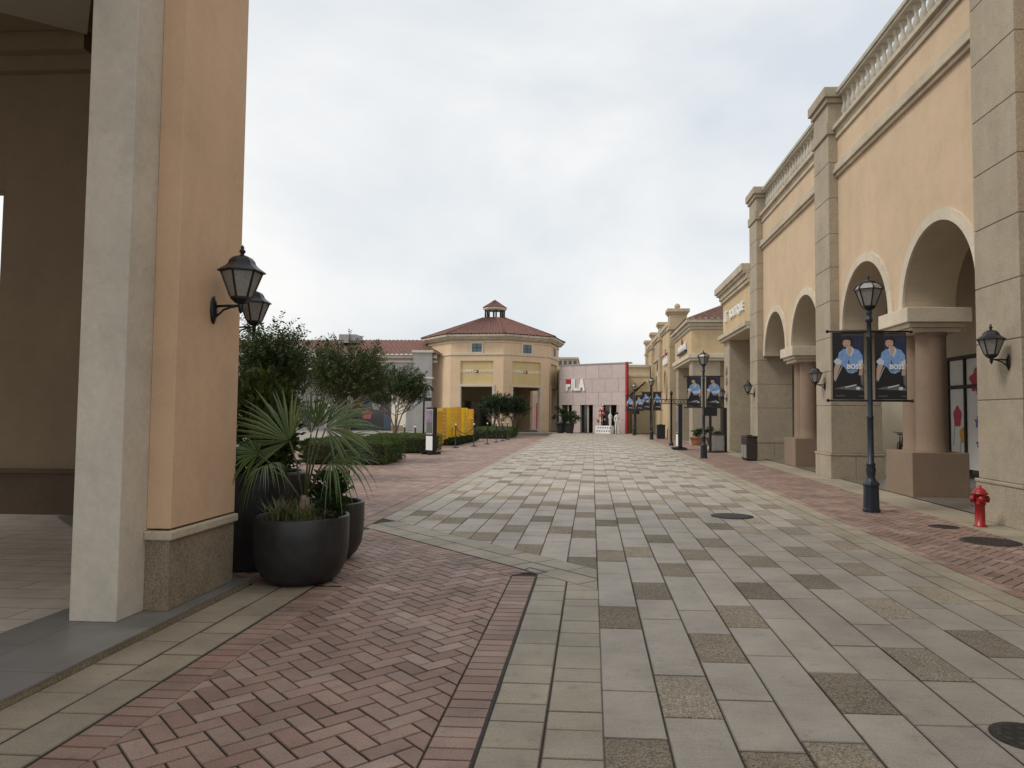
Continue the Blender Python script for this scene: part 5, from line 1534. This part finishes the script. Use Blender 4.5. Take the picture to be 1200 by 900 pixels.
q = MB(); q.tube([(0, 0, 0), (0, 0, 1.75)], .03, 6); q.build('support_pole', M['black_m'], bl)

# bicycle in the courtyard passage
bk = thing('parked_bicycle', 'dark bicycle leaning in the bright passage behind the column', 'bicycle', (10.7, 25.9, .012), R(60))
for x in (-.52, .52):
    q = MB(); n = 28
    q.tube([(x + .32 * math.cos(2 * PI * k / n), 0, .33 + .32 * math.sin(2 * PI * k / n)) for k in range(n + 1)], .02, 6); w = q.build('wheel', M['black_m'], bk)
    q = MB()
    for k in range(10): q.bar((x, 0, .33), (x + .31 * math.cos(2 * PI * k / 10), 0, .33 + .31 * math.sin(2 * PI * k / 10)), .005)
    q.build('spokes', M['grey_metal'], w)
q = MB(); q.tube([(-.52, 0, .33), (-.05, 0, .3), (.38, 0, .78), (-.18, 0, .8), (-.05, 0, .3)], .018, 6); q.tube([(-.52, 0, .33), (-.18, 0, .8), (-.2, 0, .9)], .014, 6); q.tube([(.52, 0, .33), (.38, 0, .78), (.35, 0, .95)], .016, 6); q.build('frame', M['black_m'], bk)
q = MB(); q.tube([(.35, -.28, .98), (.36, -.1, .96), (.36, .1, .96), (.35, .28, .98)], .013, 6); q.build('handlebar', M['black_m'], bk)
q = MB(); q.box(-.33, -.08, -.07, .07, .9, .95); q.build('saddle', M['black_m'], bk, bevel=.02)

# ------------------------------------------------------------------ world, sun, camera
SUN_EL, SUN_AZ = 50.0, -114.0     # azimuth measured from +Y towards +X
w = bpy.data.worlds.new('World'); sc.world = w; w.use_nodes = True
nt = w.node_tree; L = nt.links.new
bg = nt.nodes['Background']; bg.inputs['Strength'].default_value = .1
sky = N(nt, 'ShaderNodeTexSky', sky_type='NISHITA'); sky.sun_disc = False
sky.sun_elevation = R(SUN_EL); sky.sun_rotation = R(SUN_AZ); sky.air_density = 1.0; sky.dust_density = 3.0; sky.ozone_density = 1.5
tc = N(nt, 'ShaderNodeTexCoord')
mp = N(nt, 'ShaderNodeMapping'); mp.inputs['Scale'].default_value = (1.0, 1.0, 1.9); mp.inputs['Location'].default_value = (.35, .2, .1)
L(tc.outputs['Generated'], mp.inputs['Vector'])
n1 = N(nt, 'ShaderNodeTexNoise'); n1.inputs['Scale'].default_value = 1.7; n1.inputs['Detail'].default_value = 7; n1.inputs['Roughness'].default_value = .52; n1.inputs['Distortion'].default_value = .25
L(mp.outputs['Vector'], n1.inputs['Vector'])
cr = N(nt, 'ShaderNodeValToRGB')
e = cr.color_ramp.elements
e[0].position = .38; e[0].color = (6.75, 7.3, 7.8, 1)
e[1].position = .62; e[1].color = (9.5, 9.4, 9.2, 1)
L(n1.outputs['Fac'], cr.inputs['Fac'])
mx = N(nt, 'ShaderNodeMix', data_type='RGBA'); mx.inputs['Factor'].default_value = .9
L(sky.outputs['Color'], mx.inputs['A']); L(cr.outputs['Color'], mx.inputs['B'])
L(mx.outputs['Result'], bg.inputs['Color'])

sun = bpy.data.lights.new('Sun', 'SUN'); sun.energy = 1.4; sun.angle = R(14); sun.color = (1, .95, .87)
so = bpy.data.objects.new('Sun', sun); COL.objects.link(so)
az, el = R(SUN_AZ), R(SUN_EL)
sd = Vector((math.sin(az) * math.cos(el), math.cos(az) * math.cos(el), math.sin(el)))
so.rotation_euler = (-sd).to_track_quat('-Z', 'Y').to_euler()

cam = bpy.data.cameras.new('Camera'); co = bpy.data.objects.new('Camera', cam); COL.objects.link(co)
cam.sensor_fit = 'HORIZONTAL'; cam.sensor_width = 36; cam.lens = 850 / 1200 * 36
cam.shift_x = -45 / 1200; cam.shift_y = -7 / 1200
cam.clip_start = .05; cam.clip_end = 2000
A, P, RO = R(3.3), R(2.8), R(.45)
f = Vector((-math.sin(A) * math.cos(P), math.cos(A) * math.cos(P), math.sin(P)))
r = Vector((math.cos(A), math.sin(A), 0)); u = r.cross(f)
r2 = r * math.cos(RO) + u * math.sin(RO); u2 = -r * math.sin(RO) + u * math.cos(RO)
mw = Matrix((r2, u2, -f)).transposed().to_4x4(); mw.translation = (0, 0, 1.55)
co.matrix_world = mw
sc.camera = co
sc.view_settings.view_transform = 'Standard'; sc.view_settings.look = 'None'; sc.view_settings.exposure = .15; sc.view_settings.gamma = 1
sc.view_settings.use_curve_mapping = False
